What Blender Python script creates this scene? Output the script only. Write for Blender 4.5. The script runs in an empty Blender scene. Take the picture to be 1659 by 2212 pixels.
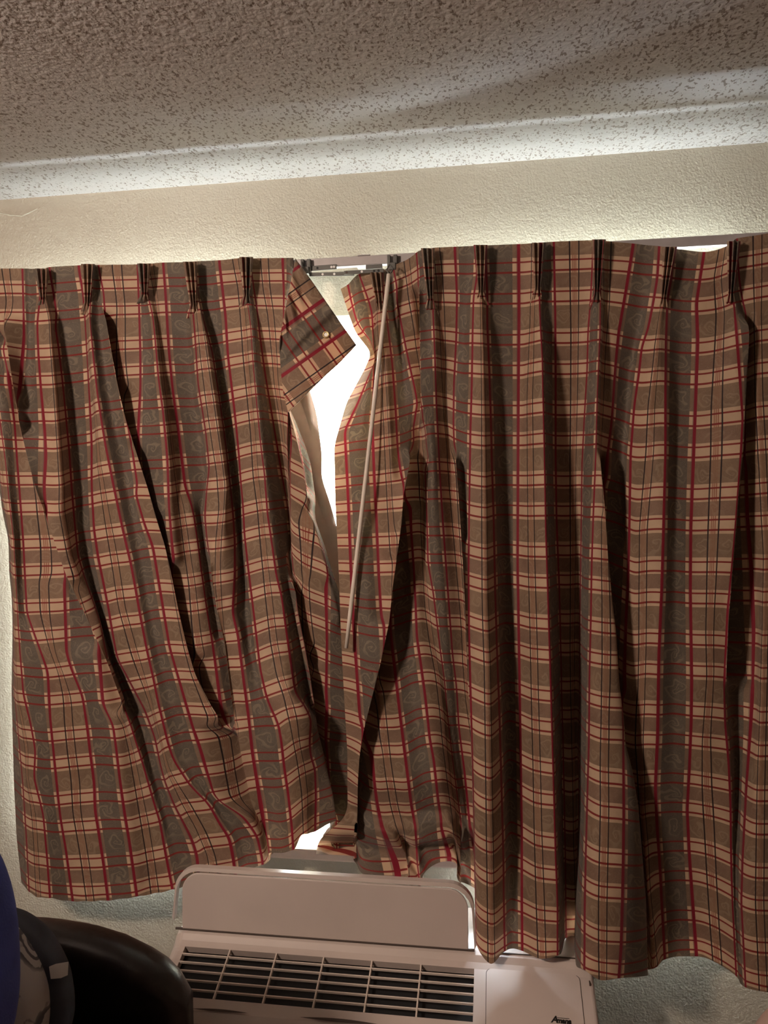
import bpy, bmesh, math, random
import numpy as np
from mathutils import Vector, Matrix

# ------------------------------------------------------------------ camera, world, light, exposure
sc = bpy.context.scene
col = sc.collection
FPX, IW, IH = 1660.0, 1659, 2212           # focal length in pixels of the 1659 x 2212 frame
CAM_Y, CAM_Z = -2.2, 1.6198                # window wall is the plane y = 0, the room lies at y < 0
YAW, PITCH, ROLL = math.radians(8.45), math.radians(-2.3), -0.0150
CEIL = 2.5
cam_d = bpy.data.cameras.new('camera')
cam = bpy.data.objects.new('camera', cam_d)
col.objects.link(cam)
CM = (Matrix.Rotation(YAW, 3, 'Z') @ Matrix.Rotation(math.pi / 2 + PITCH, 3, 'X') @ Matrix.Rotation(ROLL, 3, 'Z'))
cam.matrix_world = Matrix.Translation((0, CAM_Y, CAM_Z)) @ CM.to_4x4()
cam_d.sensor_fit = 'VERTICAL'
cam_d.sensor_height = 36.0
cam_d.lens = FPX / IH * 36.0
cam_d.clip_start = 0.02
cam_d.dof.use_dof = True
cam_d.dof.focus_distance = 2.1
cam_d.dof.aperture_fstop = 9.0
sc.camera = cam

w = bpy.data.worlds.new('daylight')
sc.world = w
w.use_nodes = True
wn = w.node_tree.nodes
wl = w.node_tree.links
wn.clear()
wo = wn.new('ShaderNodeOutputWorld')
wb = wn.new('ShaderNodeBackground')
wb.inputs['Strength'].default_value = 145.0
tc = wn.new('ShaderNodeTexCoord')
sep = wn.new('ShaderNodeSeparateXYZ')
mr = wn.new('ShaderNodeMapRange')
mr.inputs['From Min'].default_value = -0.06
mr.inputs['From Max'].default_value = 0.06
wm = wn.new('ShaderNodeMix')
wm.data_type = 'RGBA'
wm.inputs['A'].default_value = (0.81, 0.885, 0.96, 1)      # sunlit pale paving below the horizon
wm.inputs['B'].default_value = (0.80, 0.88, 1.0, 1)       # hazy bright sky
wl.new(tc.outputs['Generated'], sep.inputs[0])
wl.new(sep.outputs['Z'], mr.inputs['Value'])
wl.new(mr.outputs['Result'], wm.inputs['Factor'])
wl.new(wm.outputs['Result'], wb.inputs['Color'])
wl.new(wb.outputs['Background'], wo.inputs['Surface'])

def area(name, loc, target, size, power, color, portal=False):
    d = bpy.data.lights.new(name, 'AREA')
    d.shape = 'RECTANGLE'
    d.size, d.size_y = size
    d.energy = power
    d.color = color
    if portal:
        d.cycles.is_portal = True
    o = bpy.data.objects.new(name, d)
    col.objects.link(o)
    o.location = loc
    o.rotation_euler = (Vector(target) - Vector(loc)).to_track_quat('-Z', 'Y').to_euler()
    return o
WIN_X0, WIN_X1, WIN_Z0, WIN_Z1 = -1.45, 0.70, 0.555, 2.10
area('window_daylight', ((WIN_X0 + WIN_X1) / 2, 0.085, (WIN_Z0 + WIN_Z1) / 2), ((WIN_X0 + WIN_X1) / 2, -1, (WIN_Z0 + WIN_Z1) / 2),
     (WIN_X1 - WIN_X0, WIN_Z1 - WIN_Z0), 1, (1, 1, 1), portal=True)
area('room_ceiling_lamp', (-1.75, -2.35, 2.40), (0.2, -0.2, 1.1), (0.26, 0.26), 56, (1.0, 0.79, 0.65))

vs = sc.view_settings
vs.view_transform = 'Standard'
vs.look = 'None'
vs.exposure = 0.0
vs.gamma = 1.0
vs.use_curve_mapping = False
sc.cycles.max_bounces = 6
sc.cycles.diffuse_bounces = 4
sc.cycles.transparent_max_bounces = 12
sc.cycles.use_denoising = True
sc.cycles.sample_clamp_indirect = 8.0

# ------------------------------------------------------------------ helpers
CMn = np.array([list(r) for r in CM])
def at(x, y, d):
    """World point that stands d metres in front of the window wall at measured photo position (x, y)."""
    x, y, d = np.broadcast_arrays(np.asarray(x, float), np.asarray(y, float), np.asarray(d, float))
    r = np.stack([(x - IW / 2) / FPX, -(y - IH / 2) / FPX, -np.ones_like(x)], -1) @ CMn.T
    t = (-CAM_Y - d) / r[..., 1]
    return np.stack([r[..., 0] * t, -d, CAM_Z + r[..., 2] * t], -1)

def mesh_obj(name, verts, faces, mat=None, parent=None, smooth=False, uv=None, mats=None):
    me = bpy.data.meshes.new(name)
    me.from_pydata([tuple(map(float, v)) for v in verts], [], [tuple(map(int, f)) for f in faces])
    me.update()
    if uv is not None:
        lay = me.uv_layers.new(name='UVMap')
        idx = np.empty(len(me.loops), dtype=np.int32)
        me.loops.foreach_get('vertex_index', idx)
        lay.data.foreach_set('uv', np.asarray(uv, dtype=np.float32)[idx].ravel())
    o = bpy.data.objects.new(name, me)
    col.objects.link(o)
    if mat:
        me.materials.append(mat)
    if smooth:
        me.polygons.foreach_set('use_smooth', [True] * len(me.polygons))
    if parent:
        o.parent = parent
    return o

def bm_obj(name, bm, mat=None, parent=None, smooth=False):
    me = bpy.data.meshes.new(name)
    bmesh.ops.recalc_face_normals(bm, faces=bm.faces)
    bm.to_mesh(me)
    bm.free()
    o = bpy.data.objects.new(name, me)
    col.objects.link(o)
    if mat:
        me.materials.append(mat)
    if smooth:
        me.polygons.foreach_set('use_smooth', [True] * len(me.polygons))
    if parent:
        o.parent = parent
    return o

def box(bm, x0, x1, y0, y1, z0, z1):
    vs_ = [bm.verts.new((x, y, z)) for x in (x0, x1) for y in (y0, y1) for z in (z0, z1)]
    for f in ((0, 1, 3, 2), (4, 6, 7, 5), (0, 4, 5, 1), (2, 3, 7, 6), (0, 2, 6, 4), (1, 5, 7, 3)):
        bm.faces.new([vs_[i] for i in f])

def tube(bm, pts, r, n=10, cap=True):
    pts = [Vector(p) for p in pts]
    rr = r if isinstance(r, (list, tuple)) else [r] * len(pts)
    rings = []
    for i, p in enumerate(pts):
        a = pts[max(0, i - 1)]
        b = pts[min(len(pts) - 1, i + 1)]
        t = (b - a).normalized()
        u = t.cross(Vector((0, 0, 1)))
        if u.length < 1e-3:
            u = t.cross(Vector((0, 1, 0)))
        u.normalize()
        v = t.cross(u)
        rings.append([bm.verts.new(p + rr[i] * (math.cos(2 * math.pi * k / n) * u + math.sin(2 * math.pi * k / n) * v)) for k in range(n)])
    for a, b in zip(rings, rings[1:]):
        for k in range(n):
            bm.faces.new((a[k], a[(k + 1) % n], b[(k + 1) % n], b[k]))
    if cap:
        bm.faces.new(rings[0])
        bm.faces.new(rings[-1][::-1])

def prism(bm, poly, axis, a, b):
    """Extrude a 2-D polygon along axis ('x': poly is (y,z); 'y': poly is (x,z); 'z': poly is (x,y))."""
    def p3(p, t):
        return {'x': (t, p[0], p[1]), 'y': (p[0], t, p[1]), 'z': (p[0], p[1], t)}[axis]
    A = [bm.verts.new(p3(p, a)) for p in poly]
    B = [bm.verts.new(p3(p, b)) for p in poly]
    n = len(poly)
    for i in range(n):
        bm.faces.new((A[i], A[(i + 1) % n], B[(i + 1) % n], B[i]))
    bm.faces.new(A[::-1])
    bm.faces.new(B)

def bevel(o, wdt=0.004, seg=2, ang=35):
    m = o.modifiers.new('bevel', 'BEVEL')
    m.width = wdt
    m.segments = seg
    m.limit_method = 'ANGLE'
    m.angle_limit = math.radians(ang)
    return o

def empty(name, loc=(0, 0, 0)):
    o = bpy.data.objects.new(name, None)
    o.empty_display_size = 0.05
    col.objects.link(o)
    o.location = loc
    return o

def tag(o, label, cat, group=None):
    o['label'] = label
    o['category'] = cat
    if group:
        o['group'] = group
    return o

def struct(o, label=None):
    o['kind'] = 'structure'
    if label:
        o['label'] = label
    return o

def adopt(child, parent):
    """Parent a world-space mesh to an Empty that stands at the thing's base."""
    child.parent = parent
    child.matrix_parent_inverse = Matrix.Translation(-Vector(parent.location))
    return child

# ------------------------------------------------------------------ materials
class NT:
    """Small wrapper that writes shader node maths."""
    def __init__(self, name):
        self.m = bpy.data.materials.new(name)
        self.m.use_nodes = True
        self.n = self.m.node_tree.nodes
        self.l = self.m.node_tree.links
        self.n.clear()
        self.out = self.n.new('ShaderNodeOutputMaterial')
    def link(self, a, b):
        self.l.new(a, b)
    def _set(self, sock, v):
        if hasattr(v, 'is_output'):
            self.l.new(v, sock)
        else:
            sock.default_value = v
    def math(self, op, a, b=None, c=None, clamp=False):
        nd = self.n.new('ShaderNodeMath')
        nd.operation = op
        nd.use_clamp = clamp
        self._set(nd.inputs[0], a)
        if b is not None:
            self._set(nd.inputs[1], b)
        if c is not None:
            self._set(nd.inputs[2], c)
        return nd.outputs[0]
    def mix(self, f, a, b, mode='MIX'):
        nd = self.n.new('ShaderNodeMix')
        nd.data_type = 'RGBA'
        nd.blend_type = mode
        self._set(nd.inputs['Factor'], f)
        self._set(nd.inputs['A'], a)
        self._set(nd.inputs['B'], b)
        return nd.outputs['Result']
    def bands(self, v, spans):
        """1 inside any of the (a, b) spans of v, 0 outside."""
        nd = self.n.new('ShaderNodeValToRGB')
        cr = nd.color_ramp
        cr.interpolation = 'CONSTANT'
        stops = [(0.0, 0.0)]
        for a, b in spans:
            stops += [(a, 1.0), (b, 0.0)]
        if spans[0][0] <= 0:
            stops = stops[1:]
        cr.elements[0].position = stops[0][0]
        cr.elements[0].color = (stops[0][1],) * 3 + (1,)
        cr.elements[1].position = stops[1][0]
        cr.elements[1].color = (stops[1][1],) * 3 + (1,)
        for p, c in stops[2:]:
            e = cr.elements.new(min(p, 1.0))
            e.color = (c, c, c, 1)
        self.link(v, nd.inputs[0])
        return nd.outputs[0]
    def noise(self, vec, scale, detail=2.0, rough=0.5, dist=0.0):
        nd = self.n.new('ShaderNodeTexNoise')
        if vec is not None:
            self.link(vec, nd.inputs['Vector'])
        nd.inputs['Scale'].default_value = scale
        nd.inputs['Detail'].default_value = detail
        nd.inputs['Roughness'].default_value = rough
        nd.inputs['Distortion'].default_value = dist
        return nd.outputs[0]
    def voronoi(self, vec, scale, feature='F1'):
        nd = self.n.new('ShaderNodeTexVoronoi')
        nd.feature = feature
        if vec is not None:
            self.link(vec, nd.inputs['Vector'])
        nd.inputs['Scale'].default_value = scale
        return nd.outputs[0]
    def smooth(self, v, a, b):
        nd = self.n.new('ShaderNodeMapRange')
        nd.interpolation_type = 'SMOOTHSTEP'
        self.link(v, nd.inputs['Value'])
        nd.inputs['From Min'].default_value = a
        nd.inputs['From Max'].default_value = b
        return nd.outputs['Result']
    def coord(self, which='Object'):
        return self.n.new('ShaderNodeTexCoord').outputs[which]
    def bump(self, h, strength=0.3, dist=0.01):
        nd = self.n.new('ShaderNodeBump')
        nd.inputs['Strength'].default_value = strength
        nd.inputs['Distance'].default_value = dist
        self.link(h, nd.inputs['Height'])
        return nd.outputs[0]
    def principled(self, color, rough=0.6, metal=0.0, normal=None, spec=0.4, **kw):
        p = self.n.new('ShaderNodeBsdfPrincipled')
        self._set(p.inputs['Base Color'], color)
        self._set(p.inputs['Roughness'], rough)
        p.inputs['Metallic'].default_value = metal
        p.inputs['Specular IOR Level'].default_value = spec
        if normal is not None:
            self.link(normal, p.inputs['Normal'])
        for k, v in kw.items():
            self._set(p.inputs[k.replace('_', ' ')], v)
        return p.outputs[0]
    def done(self, shader):
        self.link(shader, self.out.inputs['Surface'])
        return self.m

def c4(r, g, b):
    return (r, g, b, 1)

def plain(name, color, rough=0.5, metal=0.0, var=0.06, vscale=18.0, bump=0.0, bscale=300.0, spec=0.4):
    t = NT(name)
    co = t.coord()
    n1 = t.noise(co, vscale, 3)
    f = t.smooth(n1, 0.3, 0.7)
    base = t.mix(f, c4(*[v * (1 - var) for v in color]), c4(*[min(1, v * (1 + var)) for v in color]))
    nrm = t.bump(t.noise(co, bscale, 2), bump, 0.002) if bump else None
    return t.done(t.principled(base, rough, metal, nrm, spec))

def plaid_material():
    t = NT('plaid_damask')
    uv = t.coord('UV')
    sp = t.n.new('ShaderNodeSeparateXYZ')
    t.link(uv, sp.inputs[0])
    u, v = sp.outputs[0], sp.outputs[1]
    fu = t.math('FRACT', t.math('ADD', u, 40.0))
    fv = t.math('FRACT', t.math('ADD', v, 40.0))
    # rows: pair A (0..0.14), pair B (0.43..0.57); columns: tan (0..0.59), grey (0.59..1)
    fvs = t.math('FRACT', t.math('ADD', v, 40.06))
    rows_pair = t.bands(fvs, [(0.0, 0.24), (0.44, 0.68)])
    rows_narrow = t.bands(fvs, [(0.24, 0.44)])
    rows_red = t.bands(fvs, [(0.047, 0.073), (0.187, 0.213), (0.477, 0.503), (0.617, 0.643)])
    fus = t.math('FRACT', t.math('ADD', u, 40.05))       # shifted so that the red stripe at 0 sits at 0.05
    cols_tan = t.bands(fus, [(0.05, 0.64)])
    cols_strip = t.bands(fus, [(0.0, 0.032), (0.658, 0.70), (0.975, 1.0)])
    cols_red = t.bands(fus, [(0.028, 0.072), (0.618, 0.662)])
    cols_redside = t.bands(fus, [(0.016, 0.031), (0.659, 0.676)])
    cols_black = t.bands(fus, [(0.281, 0.298), (0.412, 0.429)])
    cols_trio = t.bands(fus, [(0.325, 0.337), (0.349, 0.361), (0.373, 0.385)])
    cols_core = t.bands(fus, [(0.296, 0.414)])
    cloud = t.smooth(t.noise(uv, 2.3, 3, 0.6), 0.3, 0.7)
    cream = t.mix(cloud, c4(0.48, 0.335, 0.225), c4(0.55, 0.385, 0.26))
    brown = t.mix(cloud, c4(0.190, 0.112, 0.076), c4(0.240, 0.145, 0.098))
    taupe = t.mix(cloud, c4(0.185, 0.118, 0.076), c4(0.245, 0.155, 0.098))
    grey = t.mix(cloud, c4(0.105, 0.086, 0.068), c4(0.135, 0.108, 0.084))
    tan_c = t.mix(rows_narrow, taupe, brown)
    tan_c = t.mix(t.math('MULTIPLY', cols_core, 0.35), tan_c, c4(0.33, 0.185, 0.11))
    tan_c = t.mix(rows_pair, tan_c, cream)
    grey_c = t.mix(t.math('MULTIPLY', rows_pair, 0.5), grey, c4(0.135, 0.092, 0.070))
    base = t.mix(cols_tan, grey_c, tan_c)
    strip_c = t.mix(rows_pair, c4(0.21, 0.135, 0.090), c4(0.60, 0.43, 0.285))
    base = t.mix(cols_strip, base, strip_c)
    # damask: tone-on-tone scrolls and leaf sprays, one set per repeat
    ring = None
    wv = t.n.new('ShaderNodeTexNoise')
    wv.inputs['Scale'].default_value = 5.0
    wv.inputs['Detail'].default_value = 1.0
    t.link(uv, wv.inputs['Vector'])
    ws = t.n.new('ShaderNodeSeparateXYZ')
    t.link(wv.outputs['Color'], ws.inputs[0])
    wu = t.math('ADD', fu, t.math('MULTIPLY_ADD', ws.outputs[0], 0.26, -0.13))
    wvv = t.math('ADD', fv, t.math('MULTIPLY_ADD', ws.outputs[1], 0.26, -0.13))
    def motif(cu, cv, rad, arms, twist, thick):
        du = t.math('SUBTRACT', wu, cu)
        dv = t.math('SUBTRACT', wvv, cv)
        r = t.math('SQRT', t.math('ADD', t.math('MULTIPLY', du, du), t.math('MULTIPLY', dv, dv)))
        th = t.math('ARCTAN2', dv, du)
        ph = t.math('MULTIPLY_ADD', th, float(arms), t.math('MULTIPLY', t.math('LOGARITHM', t.math('ADD', r, 0.015), 2.718), twist))
        line = t.smooth(t.math('SINE', ph), thick, min(thick + 0.45, 1.0))
        fade = t.math('SUBTRACT', 1.0, t.smooth(r, rad * 0.55, rad))
        return t.math('MULTIPLY', line, fade)
    for args in ((0.81, 0.78, 0.17, 1, 6.5, 0.35), (0.78, 0.30, 0.19, 3, 7.0, 0.2), (0.16, 0.80, 0.17, 2, -7.0, 0.25),
                 (0.47, 0.79, 0.16, 1, -6.0, 0.3), (0.30, 0.31, 0.15, 2, 6.0, 0.25)):
        mk = motif(*args)
        ring = mk if ring is None else t.math('MAXIMUM', ring, mk)
    vine = t.noise(uv, 11.0, 1.0, 0.5, 1.2)
    vine = t.math('SUBTRACT', 1.0, t.smooth(t.math('ABSOLUTE', t.math('SINE', t.math('MULTIPLY', vine, 34.0))), 0.18, 0.48))
    ring = t.math('MAXIMUM', ring, t.math('MULTIPLY', vine, 0.6))
    ring = t.math('MULTIPLY', ring, t.math('SUBTRACT', 1.0, t.math('MULTIPLY', rows_pair, cols_tan)))
    base = t.mix(t.math('MULTIPLY', ring, 0.30), base, c4(0.40, 0.31, 0.215))
    # stripes
    base = t.mix(t.math('MULTIPLY', cols_trio, t.math('ADD', 0.25, t.math('MULTIPLY', rows_pair, 0.6))), base, c4(0.26, 0.075, 0.040))
    base = t.mix(t.math('MULTIPLY', cols_redside, 0.6), base, c4(0.16, 0.075, 0.070))
    base = t.mix(rows_red, base, c4(0.205, 0.022, 0.018))
    base = t.mix(cols_red, base, c4(0.215, 0.008, 0.022))
    base = t.mix(cols_black, base, c4(0.022, 0.012, 0.012))
    weave = t.noise(uv, 420.0, 1)
    wrinkle = t.noise(uv, 7.0, 3)
    hgt = t.math('ADD', t.math('MULTIPLY', weave, 0.25), t.math('MULTIPLY', wrinkle, 2.2))
    nrm = t.bump(hgt, 0.25, 0.004)
    pr = t.principled(base, 0.62, 0.0, nrm, 0.25, Sheen_Weight=0.15, Sheen_Roughness=0.5)
    tr = t.n.new('ShaderNodeBsdfTranslucent')
    t._set(tr.inputs['Color'], t.mix(1.0, base, c4(1.0, 0.85, 0.72), 'MULTIPLY'))
    mx = t.n.new('ShaderNodeMixShader')
    mx.inputs[0].default_value = 0.19
    t.link(pr, mx.inputs[1])
    t.link(tr.outputs[0], mx.inputs[2])
    return t.done(mx.outputs[0])

def wall_material():
    t = NT('orange_peel_wall_paint')
    co = t.coord()
    blotch = t.smooth(t.noise(co, 1.7, 3), 0.3, 0.7)
    base = t.mix(blotch, c4(0.390, 0.360, 0.290), c4(0.425, 0.393, 0.320))
    h = t.math('ADD', t.noise(co, 170.0, 2, 0.55), t.math('MULTIPLY', t.noise(co, 75.0, 2), 0.9))
    return t.done(t.principled(base, 0.48, 0.0, t.bump(h, 0.5, 0.004), 0.4))

def ceiling_material():
    t = NT('sprayed_popcorn_ceiling')
    co = t.coord()
    mp = t.n.new('ShaderNodeMapping')
    mp.inputs['Scale'].default_value = (1.0, 0.6, 1.0)
    t.link(co, mp.inputs['Vector'])
    nz = t.noise(mp.outputs[0], 165.0, 1.5, 0.5)
    patch = t.noise(co, 2.2, 2)
    thr = t.math('ADD', nz, t.math('MULTIPLY', t.math('SUBTRACT', patch, 0.5), 0.16))
    shade_speck = t.smooth(thr, 0.595, 0.64)
    base = t.mix(t.math('MULTIPLY', shade_speck, 0.75), c4(0.74, 0.71, 0.70), c4(0.22, 0.16, 0.12))  # shade of the popcorn bumps, painted into the colour as brown specks
    h = t.math('ADD', t.noise(co, 80.0, 2), t.math('MULTIPLY', shade_speck, -0.35))
    return t.done(t.principled(base, 0.8, 0.0, t.bump(h, 0.5, 0.008), 0.2))

M = {}
M['plaid'] = plaid_material()
M['wall'] = wall_material()
M['ceiling'] = ceiling_material()
M['lining'] = plain('white_lining', (0.86, 0.84, 0.78), 0.8, bump=0.2)
M['plastic'] = plain('aged_white_plastic', (0.55, 0.465, 0.42), 0.42, var=0.03, vscale=6)
M['plastic_bar'] = plain('grille_plastic', (0.66, 0.57, 0.50), 0.4, var=0.03)
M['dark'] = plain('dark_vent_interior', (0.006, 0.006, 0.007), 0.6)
M['seam'] = plain('dark_seam', (0.07, 0.05, 0.04), 0.7)
M['ink'] = plain('black_print', (0.012, 0.010, 0.010), 0.5)
M['aluminium'] = plain('painted_track_metal', (0.42, 0.39, 0.385), 0.4, 0.2)
M['steel'] = plain('dull_steel', (0.11, 0.108, 0.10), 0.5, 0.3)
M['wand'] = plain('white_fibreglass', (0.66, 0.58, 0.50), 0.4, bump=0.15, bscale=900)
M['frame'] = plain('white_window_frame', (0.78, 0.78, 0.76), 0.4)
M['sill'] = plain('sill_paint', (0.56, 0.45, 0.39), 0.45)
M['carpet'] = plain('brown_carpet', (0.16, 0.11, 0.085), 0.95, var=0.25, vscale=120, bump=0.6)
M['leather'] = plain('dark_brown_leather', (0.020, 0.013, 0.011), 0.34, var=0.2, vscale=40, bump=0.15, bscale=160, spec=0.5)
M['brass'] = plain('eyelet_brass', (0.55, 0.42, 0.22), 0.3, 0.9)

# ------------------------------------------------------------------ room shell
RX0, RX1, RY = -2.6, 2.2, -4.6
def slab(name, x0, x1, y0, y1, z0, z1, mat, label=None):
    bm = bmesh.new()
    box(bm, x0, x1, y0, y1, z0, z1)
    return struct(bm_obj(name, bm, mat), label)
bm = bmesh.new()          # window wall: four blocks around the opening
TH = 0.09
box(bm, RX0, WIN_X0, 0, TH, 0, CEIL)
box(bm, WIN_X1, RX1, 0, TH, 0, CEIL)
box(bm, WIN_X0, WIN_X1, 0, TH, 0, WIN_Z0)
box(bm, WIN_X0, WIN_X1, 0, TH, WIN_Z1, CEIL)
struct(bm_obj('wall_window', bm, M['wall']), 'cream orange-peel wall around the window')
b_ = bmesh.new()
tube(b_, [Vector(at(x, y, 0.0)) for x, y in ((-60, 452), (0, 460), (25, 465), (48, 466), (68, 457), (88, 447))], [0.0005, 0.002, 0.003, 0.003, 0.002, 0.0005], 8)
bm_obj('paint_ridge', b_, M['wall'], bpy.data.objects['wall_window'], True)
slab('wall_left', RX0 - 0.1, RX0, RY, TH, 0, CEIL, M['wall'])
slab('wall_right', RX1, RX1 + 0.1, RY, TH, 0, CEIL, M['wall'])
slab('wall_back', RX0 - 0.1, RX1 + 0.1, RY - 0.1, RY, 0, CEIL, M['wall'])
slab('floor', RX0 - 0.1, RX1 + 0.1, RY - 0.1, TH, -0.1, 0, M['carpet'])
slab('ceiling', RX0 - 0.1, RX1 + 0.1, RY - 0.1, TH, CEIL, CEIL + 0.1, M['ceiling'], 'white popcorn ceiling with bump shade painted as small brown specks')

# window: frame, centre mullion, two panes
win = empty('window_1', ((WIN_X0 + WIN_X1) / 2, 0.1, WIN_Z0))
struct(win, 'bright daylit window behind the plaid curtains')
def win_part(name, boxes, mat):
    b = bmesh.new()
    for q in boxes:
        box(b, *q)
    return adopt(bm_obj(name, b, mat), win)
fw = 0.045
win_part('window_frame', [(WIN_X0, WIN_X0 + fw, 0.02, 0.07, WIN_Z0, WIN_Z1), (WIN_X1 - fw, WIN_X1, 0.02, 0.07, WIN_Z0, WIN_Z1),
                          (WIN_X0 + fw, WIN_X1 - fw, 0.02, 0.07, WIN_Z0, WIN_Z0 + fw), (WIN_X0 + fw, WIN_X1 - fw, 0.02, 0.07, WIN_Z1 - fw, WIN_Z1)], M['frame'])
MUL = -0.20
win_part('mullion', [(MUL - 0.025, MUL + 0.025, 0.02, 0.07, WIN_Z0 + fw, WIN_Z1 - fw)], M['frame'])
tg = NT('clear_glass')
lo = tg.n.new('ShaderNodeBsdfTransparent')
lo.inputs['Color'].default_value = c4(0.93, 0.95, 0.94)
gl = tg.n.new('ShaderNodeBsdfGlossy')
gl.inputs['Roughness'].default_value = 0.02
fr = tg.n.new('ShaderNodeFresnel')
fr.inputs['IOR'].default_value = 1.12
mg = tg.n.new('ShaderNodeMixShader')
tg.link(fr.outputs[0], mg.inputs[0])
tg.link(lo.outputs[0], mg.inputs[1])
tg.link(gl.outputs[0], mg.inputs[2])
M['glass'] = tg.done(mg.outputs[0])
win_part('pane', [(WIN_X0 + fw, MUL - 0.025, 0.043, 0.047, WIN_Z0 + fw, WIN_Z1 - fw)], M['glass'])
win_part('pane', [(MUL + 0.025, WIN_X1 - fw, 0.043, 0.047, WIN_Z0 + fw, WIN_Z1 - fw)], M['glass'])
bm = bmesh.new()
box(bm, -0.88, -0.10, -0.075, 0.018, WIN_Z0 - 0.03, WIN_Z0 + 0.004)
box(bm, -1.50, -0.88, -0.006, 0.018, WIN_Z0 - 0.03, WIN_Z0 + 0.004)
box(bm, -0.10, 0.73, -0.006, 0.018, WIN_Z0 - 0.03, WIN_Z0 + 0.004)
sill = bevel(bm_obj('trim_1', bm, M['sill']), 0.006)
struct(sill, 'painted window sill ledge under the window')

# ------------------------------------------------------------------ curtains
def base_d(y):
    return np.interp(y, [540, 640, 1000, 1500, 1950, 2120], [0.128, 0.130, 0.138, 0.146, 0.152, 0.155])

class Panel:
    """Hanging cloth read as feature lines: each holds points (y, s, x, depth offset in cm), s is the cloth coordinate in pattern repeats."""
    def __init__(self):
        self.f = []
    def stripe(self, s, pts, off):
        pts = sorted(pts)
        ys = [p[0] for p in pts]
        if not isinstance(off, list):
            off = [(650, off[0]), (1200, off[1]), (1900, off[2])]
        oy = [o[0] for o in off]
        ov = [o[1] for o in off]
        self.f.append([(y, s, x, float(np.interp(y, oy, ov))) for y, x in pts])
    def fold(self, pts, front, of, ob, wdt=9, y_fade=30):
        """pts (y, x_edge, s_left, s_right); front 'L' or 'R' says which side lies on top."""
        a, m, b = [], [], []
        for i, (y, x, s0, s1) in enumerate(pts):
            sg = -1 if front == 'L' else 1
            fo, bo = (of, ob)
            if front == 'L':
                a.append((y, s0, x, fo))
                m.append((y, s0 + 0.40 * (s1 - s0), x + sg * wdt, fo * 0.35 + bo * 0.65))
                b.append((y, s1, x + sg * 1.5, bo))
            else:
                a.append((y, s0, x + sg * 1.5, bo))
                m.append((y, s0 + 0.60 * (s1 - s0), x + sg * wdt, fo * 0.35 + bo * 0.65))
                b.append((y, s1, x, fo))
        self.f += [a, m, b]
    def evaluate(self, s_grid, y_grid, sm=9.0):
        X = np.zeros((len(y_grid), len(s_grid)))
        O = np.zeros_like(X)
        for j, y in enumerate(y_grid):
            ps = []
            for ft in self.f:
                ys = [p[0] for p in ft]
                if ys[0] <= y <= ys[-1]:
                    ps.append((np.interp(y, ys, [p[1] for p in ft]), np.interp(y, ys, [p[2] for p in ft]), np.interp(y, ys, [p[3] for p in ft])))
            ps.sort()
            q = [ps[0]]
            for p in ps[1:]:
                if p[0] - q[-1][0] > 0.035:
                    q.append(p)
            q = np.array(q)
            X[j] = pchip(q[:, 0], q[:, 1], s_grid)
            O[j] = pchip(q[:, 0], q[:, 2], s_grid)
        k = int(3 * sm / (y_grid[1] - y_grid[0])) + 1
        ker = np.exp(-0.5 * (np.arange(-k, k + 1) * (y_grid[1] - y_grid[0]) / sm) ** 2)
        ker /= ker.sum()
        def blur(A):
            B = np.pad(A, ((k, k), (0, 0)), mode='edge')
            return sum(ker[i] * B[i:i + A.shape[0]] for i in range(2 * k + 1))
        return blur(X), blur(O)

def pchip(x, y, xi):
    n = len(x)
    h = np.diff(x)
    dl = np.diff(y) / h
    m = np.zeros(n)
    for i in range(1, n - 1):
        # finite-difference tangent, limited a little so that folds stay round and do not overshoot
        t = (dl[i - 1] * h[i] + dl[i] * h[i - 1]) / (h[i - 1] + h[i])
        if dl[i - 1] * dl[i] <= 0:
            t = 0.0
        else:
            lim = 2.5 * min(abs(dl[i - 1]), abs(dl[i]))
            t = max(-lim, min(lim, t))
        m[i] = t
    m[0], m[-1] = dl[0], dl[-1]
    xc = np.clip(xi, x[0], x[-1])
    k = np.clip(np.searchsorted(x, xc) - 1, 0, n - 2)
    t = (xc - x[k]) / h[k]
    y0, y1, m0, m1 = y[k], y[k + 1], m[k] * h[k], m[k + 1] * h[k]
    r = (2 * t ** 3 - 3 * t ** 2 + 1) * y0 + (t ** 3 - 2 * t ** 2 + t) * m0 + (-2 * t ** 3 + 3 * t ** 2) * y1 + (t ** 3 - t ** 2) * m1
    return r + np.where(xi < x[0], (xi - x[0]) * m[0], 0) + np.where(xi > x[-1], (xi - x[-1]) * m[-1], 0)

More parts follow.
